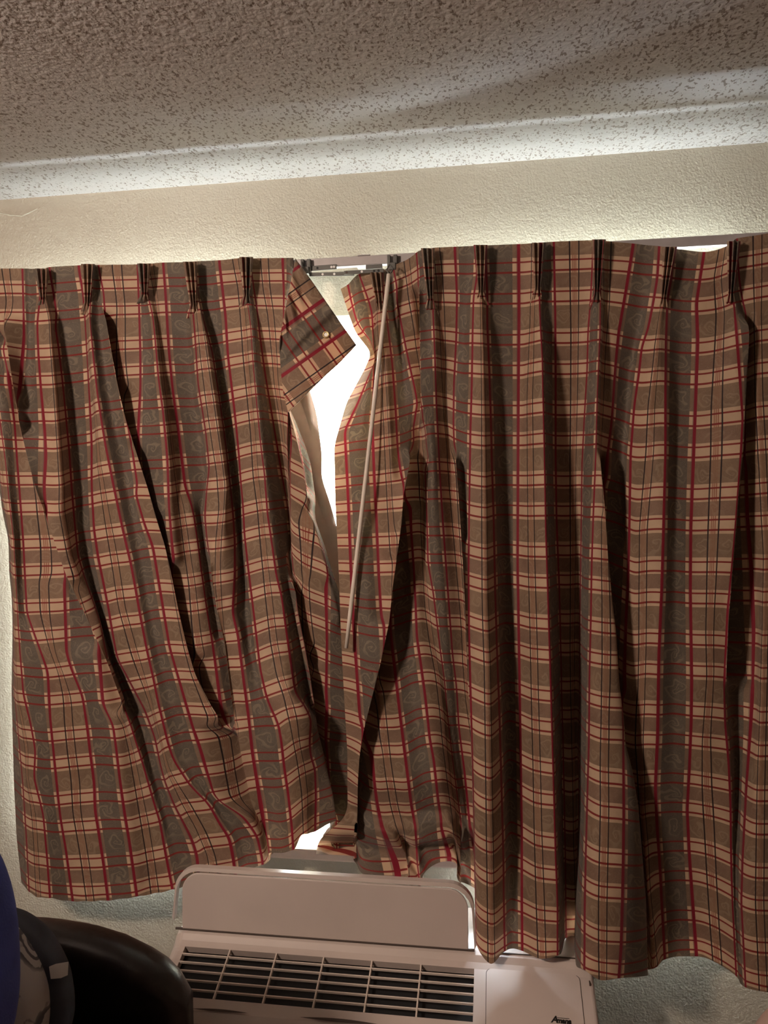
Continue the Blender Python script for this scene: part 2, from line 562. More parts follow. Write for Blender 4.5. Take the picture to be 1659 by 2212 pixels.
V_TOP, V_BOT = -0.25, 9.66
def build_cloth(panel, s0, s1, top, bot, parent, dmod=None, ns=640, nr=300, lin_in=None):
    sg = np.linspace(s0, s1, ns)
    yg = np.arange(480, 2180, 4.0)
    X, O = panel.evaluate(sg, yg)
    yt = pchip(np.array([p[0] for p in top]), np.array([float(p[1]) for p in top]), sg)
    yb = pchip(np.array([p[0] for p in bot]), np.array([float(p[1]) for p in bot]), sg)
    r = np.linspace(0, 1, nr)[:, None]
    Y = yt[None, :] + r * (yb - yt)[None, :]
    fy = (Y - yg[0]) / 4.0
    k = np.clip(fy.astype(int), 0, len(yg) - 2)
    fr_ = fy - k
    cidx = np.arange(ns)[None, :]
    Xs = X[k, cidx] * (1 - fr_) + X[k + 1, cidx] * fr_
    Os = O[k, cidx] * (1 - fr_) + O[k + 1, cidx] * fr_
    Dp = base_d(Y) + np.interp(Y, [560, 700, 1750, 2050], [1.1, 1.5, 1.6, 1.05]) * Os / 100.0
    if dmod:
        Xs, Y, Dp = dmod(sg[None, :], Xs, Y, Dp, r)
    Dp = np.maximum(Dp, np.interp(Y, [1500, 1620, 1720], [0.045, 0.058, 0.098]))
    P3 = at(Xs, Y, Dp)
    kk = np.exp(-0.5 * (np.arange(-60, 61) * (sg[1] - sg[0]) / 0.16) ** 2)
    kk /= kk.sum()
    def along(a):
        return np.convolve(np.pad(a, 60, mode='edge'), kk, mode='valid')
    zt, zb = along(P3[0, :, 2]), along(P3[-1, :, 2])
    V = V_TOP + (V_BOT - V_TOP) * (zt[None, :] - P3[..., 2]) / (zt - zb)[None, :]
    U = np.broadcast_to(sg[None, :], V.shape)
    idx = np.arange(nr * ns).reshape(nr, ns)
    faces = np.stack([idx[:-1, :-1], idx[1:, :-1], idx[1:, 1:], idx[:-1, 1:]], -1).reshape(-1, 4)
    cloth = mesh_obj('cloth', P3.reshape(-1, 3), faces, M['plaid'], None, True, np.stack([U, V], -1).reshape(-1, 2))
    adopt(cloth, parent)
    # white lining hangs behind the cloth and stops above the hem
    rows = np.arange(0, nr, 3)
    na = 60
    xl, xr = Xs.min(axis=1) + 10, Xs[:, -12:].max(axis=1) - (8 if lin_in is None else lin_in)
    fa = np.linspace(0, 1, na)[None, :]
    xl, xr = xl[:, None], xr[:, None]
    xa = xl + (xr - xl) * fa
    ordt, ordb = np.argsort(Xs[0]), np.argsort(Xs[-1])
    y0 = np.interp(xa[0], Xs[0][ordt], Y[0][ordt]) + 8
    y1 = np.interp(xa[-1], Xs[-1][ordb], Y[-1][ordb]) - np.where(xa[-1] > 1025, 62, np.where(xa[-1] > 480, 16, 40))
    y1 = np.array([min(y1[max(0, i - 2):i + 3]) for i in range(na)])
    ya = y0[None, :] + np.linspace(0, 1, nr)[:, None] * (y1 - y0)[None, :]
    da = np.maximum(base_d(ya) - np.interp(ya, [560, 640, 800, 1600, 1740, 1880, 2050], [0.016, 0.026, 0.085, 0.108, 0.100, 0.068, 0.066]) + 0.006 * np.sin(fa * 38.0), 0.03)
    L = at(xa, ya, da)[rows]
    a, b = L.shape[:2]
    idl = np.arange(a * b).reshape(a, b)
    fl = np.stack([idl[:-1, :-1], idl[1:, :-1], idl[1:, 1:], idl[:-1, 1:]], -1).reshape(-1, 4)
    lin = mesh_obj('lining', L.reshape(-1, 3), fl, M['lining'], None, True)
    adopt(lin, parent)
    lin['label'] = 'white lining on the window side of the curtain'
    return cloth, P3

def pleat(parent, xt, yt, xp, yp, s0, s1, d=0.143, wt=30, fingers=3, lean=0.0):
    """A pinched header pleat: finger folds that close to a pinch and open again below it."""
    n, m = 40, 26
    t = np.linspace(0, 1, n)[None, :]
    r = np.linspace(0, 1.32, m)[:, None]
    yy = yt - 2 + r * (yp - yt)
    xc = np.interp(r, [0, 1, 1.32], [xt, xp, xp + (xp - xt) * 0.15])
    wd = np.interp(r, [0, 0.7, 1.0, 1.15, 1.32], [wt, wt * 0.66, wt * 0.46, wt * 0.85, wt * 1.15])
    pr = np.interp(r, [0, 0.6, 1.0, 1.15, 1.32], [0.030, 0.030, 0.026, 0.024, -0.012])
    prof = 0.35 * np.sin(math.pi * t) ** 0.35 + 0.65 * np.abs(np.sin(math.pi * fingers * t)) ** 0.8 * (0.75 + 0.25 * np.sin(math.pi * t))
    gath = np.interp(r, [0, 0.9, 1.1, 1.32], [1, 1, 0.55, 0.35])
    prof = prof * gath + (1 - gath) * np.sin(math.pi * t)
    side = np.sin(2 * math.pi * fingers * t) * 0.10 * gath
    x = xc + wd * (t - 0.5 + side)
    dd = d - 0.006 + pr * prof + 0 * x
    P3 = at(x, yy + 0 * x, dd)
    U = np.broadcast_to(s0 + (s1 - s0) * t, x.shape)
    V = np.broadcast_to(V_TOP + (yy - yt) / 160.0, x.shape)
    idx = np.arange(n * m).reshape(m, n)
    faces = np.stack([idx[:-1, :-1], idx[1:, :-1], idx[1:, 1:], idx[:-1, 1:]], -1).reshape(-1, 4)
    o = mesh_obj('pinch_pleat', P3.reshape(-1, 3), faces, M['plaid'], None, True, np.stack([U, V], -1).reshape(-1, 2))
    adopt(o, parent)
    return o

# --- left curtain
LP = Panel()
LP.stripe(-1.35, [(480, -110), (580, -95), (1000, -8), (1067, 0), (1115, 7), (1164, 18), (1241, 20), (1284, 25), (1350, 27), (1500, 25), (1690, 30), (1811, 36), (1903, 46), (2180, 55)], (-1, -2, -2))
LP.stripe(-1.0, [(480, -85), (580, -75), (1000, -2), (1067, 5), (1164, 22), (1300, 29), (1500, 31), (1570, 38), (1690, 49), (1811, 57), (1950, 64), (2180, 70)], (0, 0, 1))
LP.stripe(-0.41, [(480, -55), (580, -45), (1000, 12), (1067, 18), (1164, 29), (1240, 33), (1400, 42), (1500, 50), (1560, 65), (1620, 76), (1680, 73), (1760, 93), (1850, 101), (1945, 108), (2180, 115)], (0, 1, 2))
LP.stripe(0.0, [(480, -32), (580, -25), (700, -5), (800, 16), (912, 31), (1000, 37), (1075, 43), (1170, 50), (1250, 54), (1325, 58), (1400, 85), (1450, 103), (1550, 108), (1620, 115), (1700, 123), (1765, 130), (1835, 142), (1945, 157), (2180, 170)], [(600, -0.5), (900, -1), (1200, -1), (1400, 1), (1900, 1)])
LP.stripe(0.30, [(480, 8), (580, 11), (650, 21), (690, 14)], (0, 0, 0))
LP.stripe(0.59, [(480, 46), (580, 48), (650, 50), (730, 52), (827, 44), (888, 38)], (0, 0, 0))
LP.stripe(0.59, [(1250, 138), (1313, 140), (1410, 143), (1446, 154), (1482, 169), (1505, 178), (1571, 188), (1631, 195), (1691, 203), (1751, 205), (1812, 215), (1872, 224), (1944, 233), (2180, 250)], [(1250, -1), (1450, 0), (1700, 0), (1950, 2)])
LP.stripe(0.80, [(480, 60), (580, 64), (700, 66), (850, 65), (930, 60)], (-0.5, -1, 0))
LP.stripe(1.0, [(480, 80), (580, 82), (640, 87), (700, 80), (770, 83), (850, 89), (935, 97), (985, 99), (1050, 95), (1080, 97), (1120, 104)], (1, 2, 0))
LP.stripe(1.0, [(1400, 212), (1458, 217), (1522, 222), (1566, 244), (1619, 251), (1679, 258), (1751, 268), (1824, 280), (1932, 295), (2180, 320)], [(1400, -1), (1600, 1), (1950, 1)])
LP.stripe(1.24, [(480, 93), (580, 95), (640, 94), (690, 106), (743, 108), (851, 116), (960, 123), (1050, 128), (1100, 127), (1135, 133), (1200, 145), (1260, 163)], (2, 2.5, 0))
LP.stripe(1.30, [(1560, 268), (1620, 283), (1700, 298), (1780, 312), (1860, 325), (1940, 335), (2180, 350)], (0, 0, -0.5))
LP.stripe(1.59, [(480, 104), (580, 106), (651, 118), (678, 122), (707, 119), (743, 125), (827, 135), (900, 142), (984, 150), (1050, 154), (1120, 160), (1200, 168), (1240, 180), (1338, 215), (1386, 224), (1434, 234), (1500, 258), (1570, 283), (1650, 308), (1727, 330), (1775, 345), (1843, 357), (1920, 372), (2180, 395)], [(600, 0), (800, -1), (1200, -1), (1400, 2), (1700, 0), (1900, 0)])
LP.stripe(1.80, [(480, 138), (580, 138), (700, 145), (850, 155), (1000, 172), (1100, 178), (1200, 185), (1300, 208), (1360, 223), (1420, 243), (1500, 274), (1580, 307), (1660, 330), (1750, 358), (1850, 388), (1920, 400), (2180, 420)], [(600, 0), (800, -2.5), (1200, -3), (1400, -2), (1700, -1.5), (1900, -0.5)])
LP.stripe(2.0, [(480, 168), (580, 170), (630, 179), (690, 184), (760, 188), (850, 193), (950, 198), (1050, 198), (1072, 199), (1145, 203), (1205, 212), (1253, 222), (1313, 234), (1374, 244), (1422, 253), (1480, 284), (1534, 313), (1595, 335), (1655, 347), (1691, 357), (1739, 376), (1775, 395), (1810, 413), (1846, 425), (1920, 432), (2180, 440)], [(600, 0), (750, -0.5), (1050, -1), (1300, 0.5), (1500, 0), (1900, 0.5)])
LP.stripe(2.30, [(480, 187), (580, 189), (640, 188), (690, 190), (780, 193), (900, 206), (1000, 213), (1100, 228), (1205, 246), (1313, 262), (1410, 290), (1500, 320), (1600, 347), (1665, 362), (1737, 400), (1790, 430), (1850, 455), (1900, 462), (2180, 470)], [(600, 1), (800, 2), (1200, 1), (1500, 1.5), (1900, 1)])
LP.stripe(2.59, [(480, 198), (580, 200), (640, 196), (678, 193), (707, 195), (779, 202), (851, 210), (912, 219), (960, 227), (996, 234), (1060, 247), (1145, 265), (1217, 282), (1253, 289), (1338, 304), (1410, 318), (1462, 330), (1522, 342), (1583, 357), (1605, 362), (1641, 374), (1697, 410), (1737, 451), (1781, 475), (1810, 495), (1858, 504), (1920, 512), (2180, 520)], [(600, 1), (700, 2.5), (900, 3), (1200, 2), (1500, 2), (1900, 1)])
LP.stripe(2.80, [(480, 206), (580, 206), (650, 212), (700, 215), (800, 228), (900, 245), (1000, 266), (1100, 285), (1200, 306), (1300, 322), (1400, 342), (1500, 368), (1574, 388), (1640, 405), (1700, 436), (1760, 486), (1810, 525), (1858, 536), (1920, 540), (2180, 550)], [(600, 0), (800, 1), (1100, 0.5), (1500, 1), (1900, 0)])
LP.stripe(3.0, [(480, 210), (580, 213), (634, 224), (675, 226)], (0, 0, 0))
LP.stripe(3.0, [(960, 284), (990, 288), (1050, 297), (1065, 292), (1130, 311), (1181, 330), (1241, 340), (1313, 352), (1398, 366), (1460, 384), (1516, 400), (1574, 417), (1617, 432), (1665, 446), (1721, 463), (1738, 483), (1762, 524), (1805, 555), (1858, 567), (1920, 570), (2180, 580)], [(900, 0), (1300, 1.5), (1500, 2), (1900, 0)])
LP.stripe(3.30, [(480, 250), (580, 251), (658, 260), (767, 260), (827, 264), (860, 271)], (0, -1, 0))
LP.stripe(3.59, [(480, 294), (580, 297), (658, 300), (767, 303), (839, 303), (936, 298), (984, 299)], (0, 0, -1))
LP.stripe(3.80, [(480, 303), (580, 305), (640, 310), (720, 317), (850, 322), (950, 326), (1050, 333), (1110, 341)], (0, 0.5, 0))
LP.stripe(4.0, [(480, 308), (580, 311), (640, 320), (683, 330), (731, 335), (815, 342), (888, 352), (960, 359), (1000, 362), (1096, 365), (1169, 371), (1220, 376)], (1, 2, 0))
LP.stripe(4.24, [(480, 321), (580, 323), (660, 337), (779, 350), (912, 364), (1000, 374), (1096, 386), (1193, 398), (1265, 408), (1362, 415), (1440, 424)], (0, 0, 0))
LP.stripe(4.59, [(480, 351), (569, 352), (634, 357), (755, 364), (839, 372), (924, 384), (1050, 399), (1096, 415), (1157, 425), (1229, 434), (1313, 446), (1386, 458), (1458, 468), (1500, 473), (1545, 479)], [(600, 0), (900, -1.5), (1200, -1), (1500, -1)])
LP.stripe(4.82, [(480, 380), (569, 383), (640, 395), (755, 405), (850, 415), (950, 430), (1050, 443), (1110, 433), (1200, 443), (1290, 456), (1380, 473)], [(600, 0), (900, -3), (1200, -3), (1500, -3)])
LP.stripe(5.0, [(480, 400), (569, 403), (640, 414), (720, 421), (830, 428), (930, 444), (948, 446), (1008, 452), (1060, 446), (1113, 442), (1157, 446), (1200, 452)], (1, 1, 0))
LP.stripe(5.24, [(480, 408), (569, 411), (640, 421), (671, 424), (767, 432), (863, 444), (960, 458), (1024, 468), (1096, 473), (1169, 466), (1265, 464)], (1.5, 3, 3))
LP.stripe(5.40, [(480, 413), (569, 416), (640, 428), (738, 446), (790, 453), (863, 464), (972, 479), (1050, 489), (1150, 482), (1217, 479), (1313, 482), (1400, 490), (1480, 502), (1545, 512)], [(600, 1), (800, 2), (1200, 3), (1500, 3)])
LP.stripe(5.59, [(480, 419), (569, 421), (634, 427), (680, 436), (760, 458), (850, 472), (950, 486), (1050, 497), (1110, 503), (1169, 507), (1241, 507), (1325, 502), (1374, 514), (1400, 517), (1470, 526), (1545, 536), (1629, 545), (1701, 557), (1774, 569), (1830, 578), (2180, 600)], [(600, 0), (850, -1.5), (1050, -1.5), (1250, 2), (1450, 4), (1700, 4), (1850, 3)])
LP.stripe(5.80, [(480, 445), (569, 447), (650, 458), (760, 472), (850, 482), (950, 498), (1060, 514), (1150, 518), (1250, 524), (1325, 532), (1400, 540), (1500, 560), (1580, 578), (1660, 588), (1740, 600), (1830, 610), (2180, 630)], [(600, -0.5), (850, -2), (1100, -2.5), (1300, -0.5), (1450, 3), (1580, 5), (1750, 5.5)])
LP.stripe(6.0, [(480, 471), (562, 473), (622, 480), (683, 487), (767, 492), (851, 502), (912, 509), (984, 516), (1044, 520), (1084, 524), (1157, 528), (1229, 536), (1301, 545), (1386, 555), (1446, 562), (1500, 574), (1521, 581), (1564, 601), (1605, 608), (1653, 613), (1713, 622), (1786, 630), (1840, 634), (2180, 640)], [(600, 0), (900, -0.5), (1200, 0.5), (1400, 3), (1580, 7), (1750, 6)])
LP.stripe(6.30, [(480, 506), (562, 508), (622, 520), (707, 527), (779, 532), (863, 540), (936, 547), (1032, 553), (1096, 562), (1205, 572), (1289, 580), (1386, 591), (1460, 605), (1508, 622), (1557, 632), (1605, 640), (1653, 650), (1713, 658), (1786, 660), (2180, 665)], [(600, 0), (900, 1), (1200, 1.5), (1400, 3.5), (1540, 7), (1700, 5)])
LP.stripe(6.59, [(480, 526), (558, 528), (625, 530), (700, 541), (780, 546), (860, 553), (972, 564), (1024, 571), (1108, 577), (1169, 586), (1241, 596), (1289, 608), (1362, 618), (1410, 625), (1496, 637), (1530, 661), (1554, 672), (1605, 668), (1636, 671), (1660, 680), (1725, 682), (1786, 680), (2180, 690)], [(600, 1), (800, 2), (1200, 2), (1400, 3), (1545, 5.5), (1700, 3)])
LP.stripe(6.80, [(480, 533), (558, 534), (625, 537), (700, 549), (780, 555), (860, 565), (972, 578), (1060, 592), (1150, 605), (1241, 620), (1300, 628), (1400, 650), (1480, 661), (1540, 675)], [(600, 1), (800, 1.5), (1200, 0), (1500, 0)])
LP.stripe(7.0, [(480, 539), (562, 540), (622, 548), (666, 555), (731, 562), (803, 572), (875, 584), (948, 596), (1032, 610), (1084, 620), (1145, 627), (1190, 630)], [(600, 0.5), (750, -1), (900, -3), (1200, -3.5)])
LP.stripe(7.30, [(480, 569), (562, 570), (622, 574), (680, 584), (767, 592), (830, 596), (900, 607), (1000, 618), (1080, 624), (1150, 627.5)], [(600, 0), (900, -1), (1200, -3)])
LP.stripe(7.59, [(480, 608), (562, 610), (634, 613), (695, 612), (800, 612), (895, 622), (960, 620), (1008, 622), (1080, 625), (1160, 628)], [(600, 0), (900, 0), (1200, -2.5)])
LP.stripe(7.80, [(480, 636), (560, 634), (620, 627), (700, 613), (800, 613), (888, 623), (960, 624), (1080, 626), (1180, 629)], [(600, -1), (900, -0.5), (1200, -2.2)])
LP.stripe(8.0, [(480, 632), (560, 630), (650, 622), (800, 616), (888, 624), (950, 629), (1000, 626), (1084, 627), (1169, 628.5), (1205, 631), (1250, 635)], [(600, -2), (900, -1), (1200, -1.5)])
LP.stripe(8.30, [(480, 630), (700, 617), (888, 625), (930, 637), (1000, 645), (1085, 657), (1205, 659), (1300, 659), (1400, 668), (1480, 676)], [(600, -2.5), (900, -1), (1200, 0), (1500, -1)])
LP.stripe(8.59, [(1260, 703), (1301, 704), (1386, 706), (1500, 704), (1520, 706), (1600, 703), (1650, 708), (1740, 716), (1800, 722), (2180, 730)], [(1260, 0.5), (1500, -1), (1800, -2)])
LP.stripe(8.95, [(480, 626), (700, 620), (880, 624), (905, 636), (950, 655), (1000, 671), (1080, 682), (1120, 680), (1180, 702), (1215, 712), (1290, 736), (1345, 742), (1450, 750), (1600, 757), (1766, 764), (2180, 770)], [(600, -3), (880, -3), (950, -5), (1200, -4), (1345, -1), (1500, -1.5), (1800, -3)])
LP.f.append([(890, 8.03, 624, 0.5), (950, 8.12, 641, 1.5), (1000, 8.2, 653, 1.5), (1080, 8.28, 666, 1.5), (1180, 8.45, 690, 1.5), (1215, 8.52, 700, 1.5), (1300, 8.70, 721, 1.2), (1345, 8.80, 734, 0.5)])
LP.fold([(690, 4, -0.1, 0.3), (743, 14, 0.0, 0.42), (839, 29, 0.05, 0.52), (912, 41, 0.12, 0.65), (972, 55, 0.2, 0.78), (1050, 75, 0.28, 0.86), (1108, 96, 0.4, 0.96), (1181, 121, 0.5, 1.10), (1231, 138, 0.60, 1.15), (1268, 154, 0.71, 1.2),
         (1321, 181, 0.89, 1.3), (1374, 205, 0.97, 1.4), (1429, 231, 1.10, 1.5), (1480, 250, 1.20, 1.52), (1530, 268, 1.26, 1.5)], 'R', 3.0, -1.8, 8)
LP.fold([(683, 228, 2.93, 3.06), (733, 236, 2.95, 3.1), (827, 253, 2.95, 3.24), (900, 270, 2.98, 3.37), (960, 289, 3.1, 3.52), (1020, 308, 3.2, 3.62), (1060, 321, 3.25, 3.68), (1120, 338, 3.26, 3.75), (1181, 357, 3.24, 3.88), (1241, 370, 3.3, 3.97),
         (1325, 387, 3.35, 4.08), (1398, 404, 3.37, 4.16), (1458, 422, 3.40, 4.26), (1525, 456, 3.45, 4.42), (1560, 480, 3.5, 4.55)], 'L', 2.0, -2.2, 9)
LP.fold([(1205, 453, 4.92, 5.04), (1253, 458, 4.9, 5.1), (1325, 470, 4.87, 5.17), (1386, 485, 4.85, 5.2), (1458, 494, 4.8, 5.22), (1545, 505, 4.72, 5.26), (1565, 508, 4.70, 5.30)], 'R', 3.4, -2.5, 8)
LP.fold([(1580, 511, 3.5, 5.32), (1605, 516, 3.55, 5.36), (1665, 528, 3.6, 5.42), (1733, 543, 3.6, 5.5), (1776, 562, 3.5, 5.54), (1810, 576, 3.4, 5.56), (1860, 582, 3.3, 5.57), (2180, 590, 3.3, 5.57)], 'R', 4.2, -3.0, 14)
LP.fold([(1265, 637, 6.93, 8.06), (1325, 644, 6.93, 8.15), (1410, 661, 6.92, 8.28), (1482, 673, 6.92, 8.36), (1545, 682, 6.9, 8.42), (1580, 687, 6.9, 8.45), (1617, 697, 6.9, 8.5), (1665, 707, 6.9, 8.52), (1713, 719, 6.9, 8.54), (1766, 726, 6.92, 8.56), (2180, 735, 6.92, 8.56)], 'L', 1.5, -3.0, 14)

curtain_l = tag(empty('curtain', (-1.0, -0.12, 0.38)), 'left plaid curtain panel, its top corner flopped over beside the bright gap', 'curtain', 'plaid window curtains')
top_l = [(-1.35, 582), (0.0, 580), (0.59, 580), (1.24, 582), (1.59, 577), (2.0, 573), (2.3, 571), (3.0, 572), (3.59, 571), (4.2, 570), (4.59, 567), (5.2, 566), (6.0, 562), (6.5, 557), (7.0, 558), (7.75, 557), (7.9, 562), (8.0, 580), (8.3, 620), (8.95, 700)]
bot_l = [(-1.35, 1905), (-1.0, 1926), (-0.7, 1938), (-0.41, 1940), (0.0, 1947), (0.59, 1945), (1.0, 1937), (1.59, 1922), (2.0, 1908), (2.59, 1890), (3.0, 1868), (3.3, 1857), (3.6, 1845), (5.35, 1838), (5.6, 1843), (6.0, 1836), (6.2, 1805), (6.59, 1796), (6.9, 1773), (7.2, 1780), (8.3, 1832), (8.95, 1838)]
def mod_l(s, X, Y, Dp, r):
    hem = np.clip((r - 0.965) / 0.035, 0, 1)
    Dp = Dp + 0.006 * hem * np.sin(s * 9.0)
    return X, Y + 0.7 * hem * np.sin(s * 23.0), Dp
build_cloth(LP, -1.35, 8.95, top_l, bot_l, curtain_l, mod_l, lin_in=-14)
for a in ((90, 582, 93, 648, 0.72, 1.42), (190, 572, 189, 655, 2.05, 2.75), (311, 571, 312, 637, 3.66, 4.36), (410, 567, 418, 660, 4.95, 5.5), (532, 557, 533, 640, 6.45, 6.98)):
    pleat(curtain_l, a[0], a[1], a[2], a[3], a[4], a[5])

# --- right curtain
RP = Panel()
RP.stripe(0.40, [(480, 700), (624, 736), (680, 754), (720, 768), (762, 803), (800, 786), (870, 748), (961, 722), (1084, 724), (1217, 731), (1362, 736), (1500, 743), (1619, 750), (1745, 751), (1770, 742), (1792, 715), (1818, 692), (1860, 690), (2180, 700)], [(620, 1), (700, 1), (765, 2), (820, -3), (880, -2), (960, 1), (1400, 1.5), (1900, 1)])
RP.stripe(0.59, [(480, 715), (610, 750), (650, 758), (694, 770), (713, 780), (735, 801), (775, 812), (870, 773), (930, 744), (1002, 748), (1084, 752), (1217, 757), (1362, 764), (1450, 770), (1522, 775), (1560, 778)], [(620, 1), (700, 1.5), (765, 1), (850, 0), (960, 2), (1400, 3)])
RP.stripe(0.80, [(480, 740), (597, 768), (650, 776), (700, 787), (735, 803), (775, 808), (870, 790), (961, 772), (1084, 780), (1217, 788), (1362, 796), (1430, 799), (1470, 796)], [(620, 0.5), (700, 1), (765, 0), (900, 1), (1200, 3), (1400, 4)])
RP.stripe(1.0, [(480, 760), (592, 775), (616, 784), (648, 796), (677, 804), (761, 807), (858, 806), (940, 805), (1020, 808), (1120, 813), (1241, 818), (1340, 824)], [(600, 0), (700, -1), (800, -2), (1000, 0), (1200, 2.5), (1400, 3)])
RP.stripe(1.24, [(480, 790), (590, 803), (640, 810), (676, 815), (713, 816), (850, 826), (1000, 832), (1084, 836), (1205, 843)], [(600, 1), (700, 2), (900, 2), (1200, 4)])
RP.stripe(1.40, [(480, 805), (588, 815), (640, 819), (676, 824), (713, 827), (850, 837), (1000, 845), (1084, 850), (1150, 856)], [(600, 1), (700, 2.5), (900, 2.5), (1200, 4)])
RP.stripe(1.59, [(480, 815), (584, 826), (640, 828), (676, 834), (703, 837), (785, 847), (881, 854), (961, 858), (1000, 862), (1036, 868)], [(600, 0), (700, 1.5), (900, 1), (1200, 3)])
RP.stripe(1.80, [(480, 830), (580, 840), (640, 846), (703, 852), (785, 866), (850, 876), (920, 878), (960, 880)], [(600, 0), (700, -1.5), (1000, 0)])
RP.stripe(2.0, [(480, 840), (575, 848), (616, 857), (650, 857), (713, 869), (773, 881), (845, 897), (880, 903)], [(600, 0), (700, 0), (900, -0.5)])
RP.stripe(2.0, [(1085, 886), (1145, 888), (1217, 893), (1313, 898), (1374, 900), (1450, 911), (1510, 919), (1595, 928), (1643, 937), (1727, 946), (1770, 953), (1800, 953), (1850, 958), (1900, 960), (2180, 970)], [(1000, -2), (1200, -1), (1500, 1), (1750, 3), (1900, 3)])
RP.stripe(2.30, [(480, 870), (560, 878), (620, 885), (660, 892), (720, 901)], (0, -1, 0))
RP.stripe(2.30, [(920, 908), (1000, 910), (1072, 912), (1145, 913), (1217, 916), (1313, 922), (1386, 932), (1460, 946), (1540, 955), (1620, 962), (1700, 972), (1770, 982), (1850, 985), (2180, 990)], [(900, -3), (1200, -2), (1500, 0), (1750, 1)])
RP.stripe(2.59, [(1000, 919), (1024, 918), (1120, 922), (1217, 924), (1277, 935), (1340, 943), (1400, 950), (1470, 960), (1540, 966), (1620, 975), (1700, 985), (1770, 995), (1850, 1000), (2180, 1005)], [(900, -1), (1200, -1), (1500, -1), (1750, -1)])
RP.stripe(2.80, [(480, 908), (545, 913), (640, 916), (700, 922), (800, 924), (900, 926), (1000, 935), (1120, 936), (1241, 948), (1362, 960), (1450, 970), (1560, 978), (1667, 990), (1760, 1005), (1850, 1012), (2180, 1018)], [(600, 0), (750, 2), (1000, 1), (1300, -1), (1800, -2)])
RP.stripe(3.0, [(480, 922), (540, 926), (592, 924), (640, 934), (690, 936), (761, 939), (881, 943), (1000, 949), (1024, 950), (1120, 956), (1217, 963), (1313, 970), (1410, 977), (1482, 986), (1570, 991), (1667, 1003), (1740, 1010), (1800, 1015), (1850, 1017), (2180, 1022)], [(600, 0.5), (750, 2), (1000, 0), (1300, -1.5), (1800, -3)])
RP.stripe(3.30, [(480, 940), (535, 941), (600, 948), (680, 953), (780, 957), (900, 962), (1000, 973), (1108, 981), (1217, 990), (1338, 1000), (1420, 1004)], [(600, 0), (750, 0), (1000, -2.5), (1400, -3)])
RP.stripe(3.59, [(480, 981), (535, 982), (640, 987), (737, 985), (833, 980), (918, 979), (970, 981)], [(600, 0), (800, -1), (1000, -0.5)])
RP.stripe(3.80, [(480, 1007), (535, 1008), (640, 1005), (737, 1002), (850, 999), (1000, 998), (1100, 1002), (1200, 1006)], [(600, 0), (800, -0.5), (1000, 1.5), (1200, 2)])
RP.stripe(4.0, [(480, 1030), (532, 1031), (600, 1030), (640, 1023), (713, 1021), (833, 1019), (930, 1016), (1000, 1015), (1120, 1013), (1241, 1012), (1362, 1013), (1482, 1016), (1580, 1019), (1700, 1022), (1800, 1024), (1950, 1027), (2050, 1028), (2180, 1030)], [(600, 1), (800, 2), (1200, 2.5), (1700, 4.5), (2050, 7)])
RP.stripe(4.30, [(480, 1037), (531, 1039), (640, 1040), (700, 1041), (760, 1043), (881, 1045), (1000, 1046), (1170, 1047), (1300, 1048), (1450, 1053), (1600, 1055), (1750, 1057), (1900, 1059), (2050, 1061), (2180, 1062)], [(600, 1.5), (800, 2.5), (1200, 3.5), (1700, 6), (2050, 10)])
RP.stripe(4.59, [(480, 1046), (531, 1048), (640, 1052), (700, 1052), (790, 1056), (910, 1060), (1000, 1062), (1125, 1066), (1270, 1069), (1400, 1073), (1530, 1078), (1700, 1083), (1850, 1087), (1950, 1088), (2050, 1090), (2180, 1092)], [(600, 0), (800, 0), (1200, 1), (1700, 2.5), (2050, 7)])
RP.stripe(4.82, [(480, 1085), (529, 1086), (640, 1086), (760, 1087), (900, 1089), (1000, 1090), (1200, 1093), (1400, 1096), (1550, 1101), (1700, 1104), (1850, 1106), (2050, 1108), (2180, 1109)], [(600, -0.5), (800, -2), (1200, -2), (1700, -2), (2050, 5)])
RP.stripe(5.0, [(480, 1119), (528, 1120), (670, 1121), (815, 1120), (990, 1119), (1220, 1118), (1460, 1122), (1600, 1124), (1800, 1127), (1950, 1127), (2060, 1128), (2180, 1129)], [(600, -0.5), (800, -2), (1200, -1.5), (1700, -1), (2050, 5)])
RP.stripe(5.30, [(480, 1152), (526, 1153), (610, 1152), (700, 1149), (860, 1143), (990, 1144), (1220, 1147), (1400, 1152), (1500, 1154), (1650, 1158), (1800, 1161), (1950, 1166), (2065, 1170), (2180, 1172)], [(600, 0.5), (800, 1), (1200, 1.5), (1700, 2.5), (2050, 8)])
RP.stripe(5.59, [(480, 1163), (525, 1165), (620, 1164), (705, 1167), (765, 1171), (862, 1173), (990, 1176), (1149, 1179), (1270, 1183), (1462, 1189), (1600, 1193), (1740, 1197), (1850, 1200), (1950, 1204), (2068, 1204), (2180, 1206)], [(600, 1.5), (800, 3), (1200, 3.5), (1700, 4), (2050, 9)])
RP.stripe(5.80, [(480, 1178), (525, 1181), (620, 1183), (705, 1183), (800, 1184), (950, 1186), (1100, 1190), (1250, 1196), (1400, 1202), (1550, 1206), (1700, 1209), (1850, 1212), (1950, 1214), (2068, 1215), (2180, 1216)], [(600, 0), (800, 0), (1200, 0), (1700, -1), (2050, 4)])
RP.stripe(6.0, [(480, 1194), (523, 1196), (670, 1199), (813, 1200), (994, 1200), (1125, 1202), (1270, 1208), (1438, 1212), (1500, 1213), (1600, 1216), (1740, 1219), (1850, 1221), (1950, 1222), (2025, 1223), (2180, 1224)], [(600, 0), (800, -1), (1200, -3.5), (1700, -6), (2050, -3)])
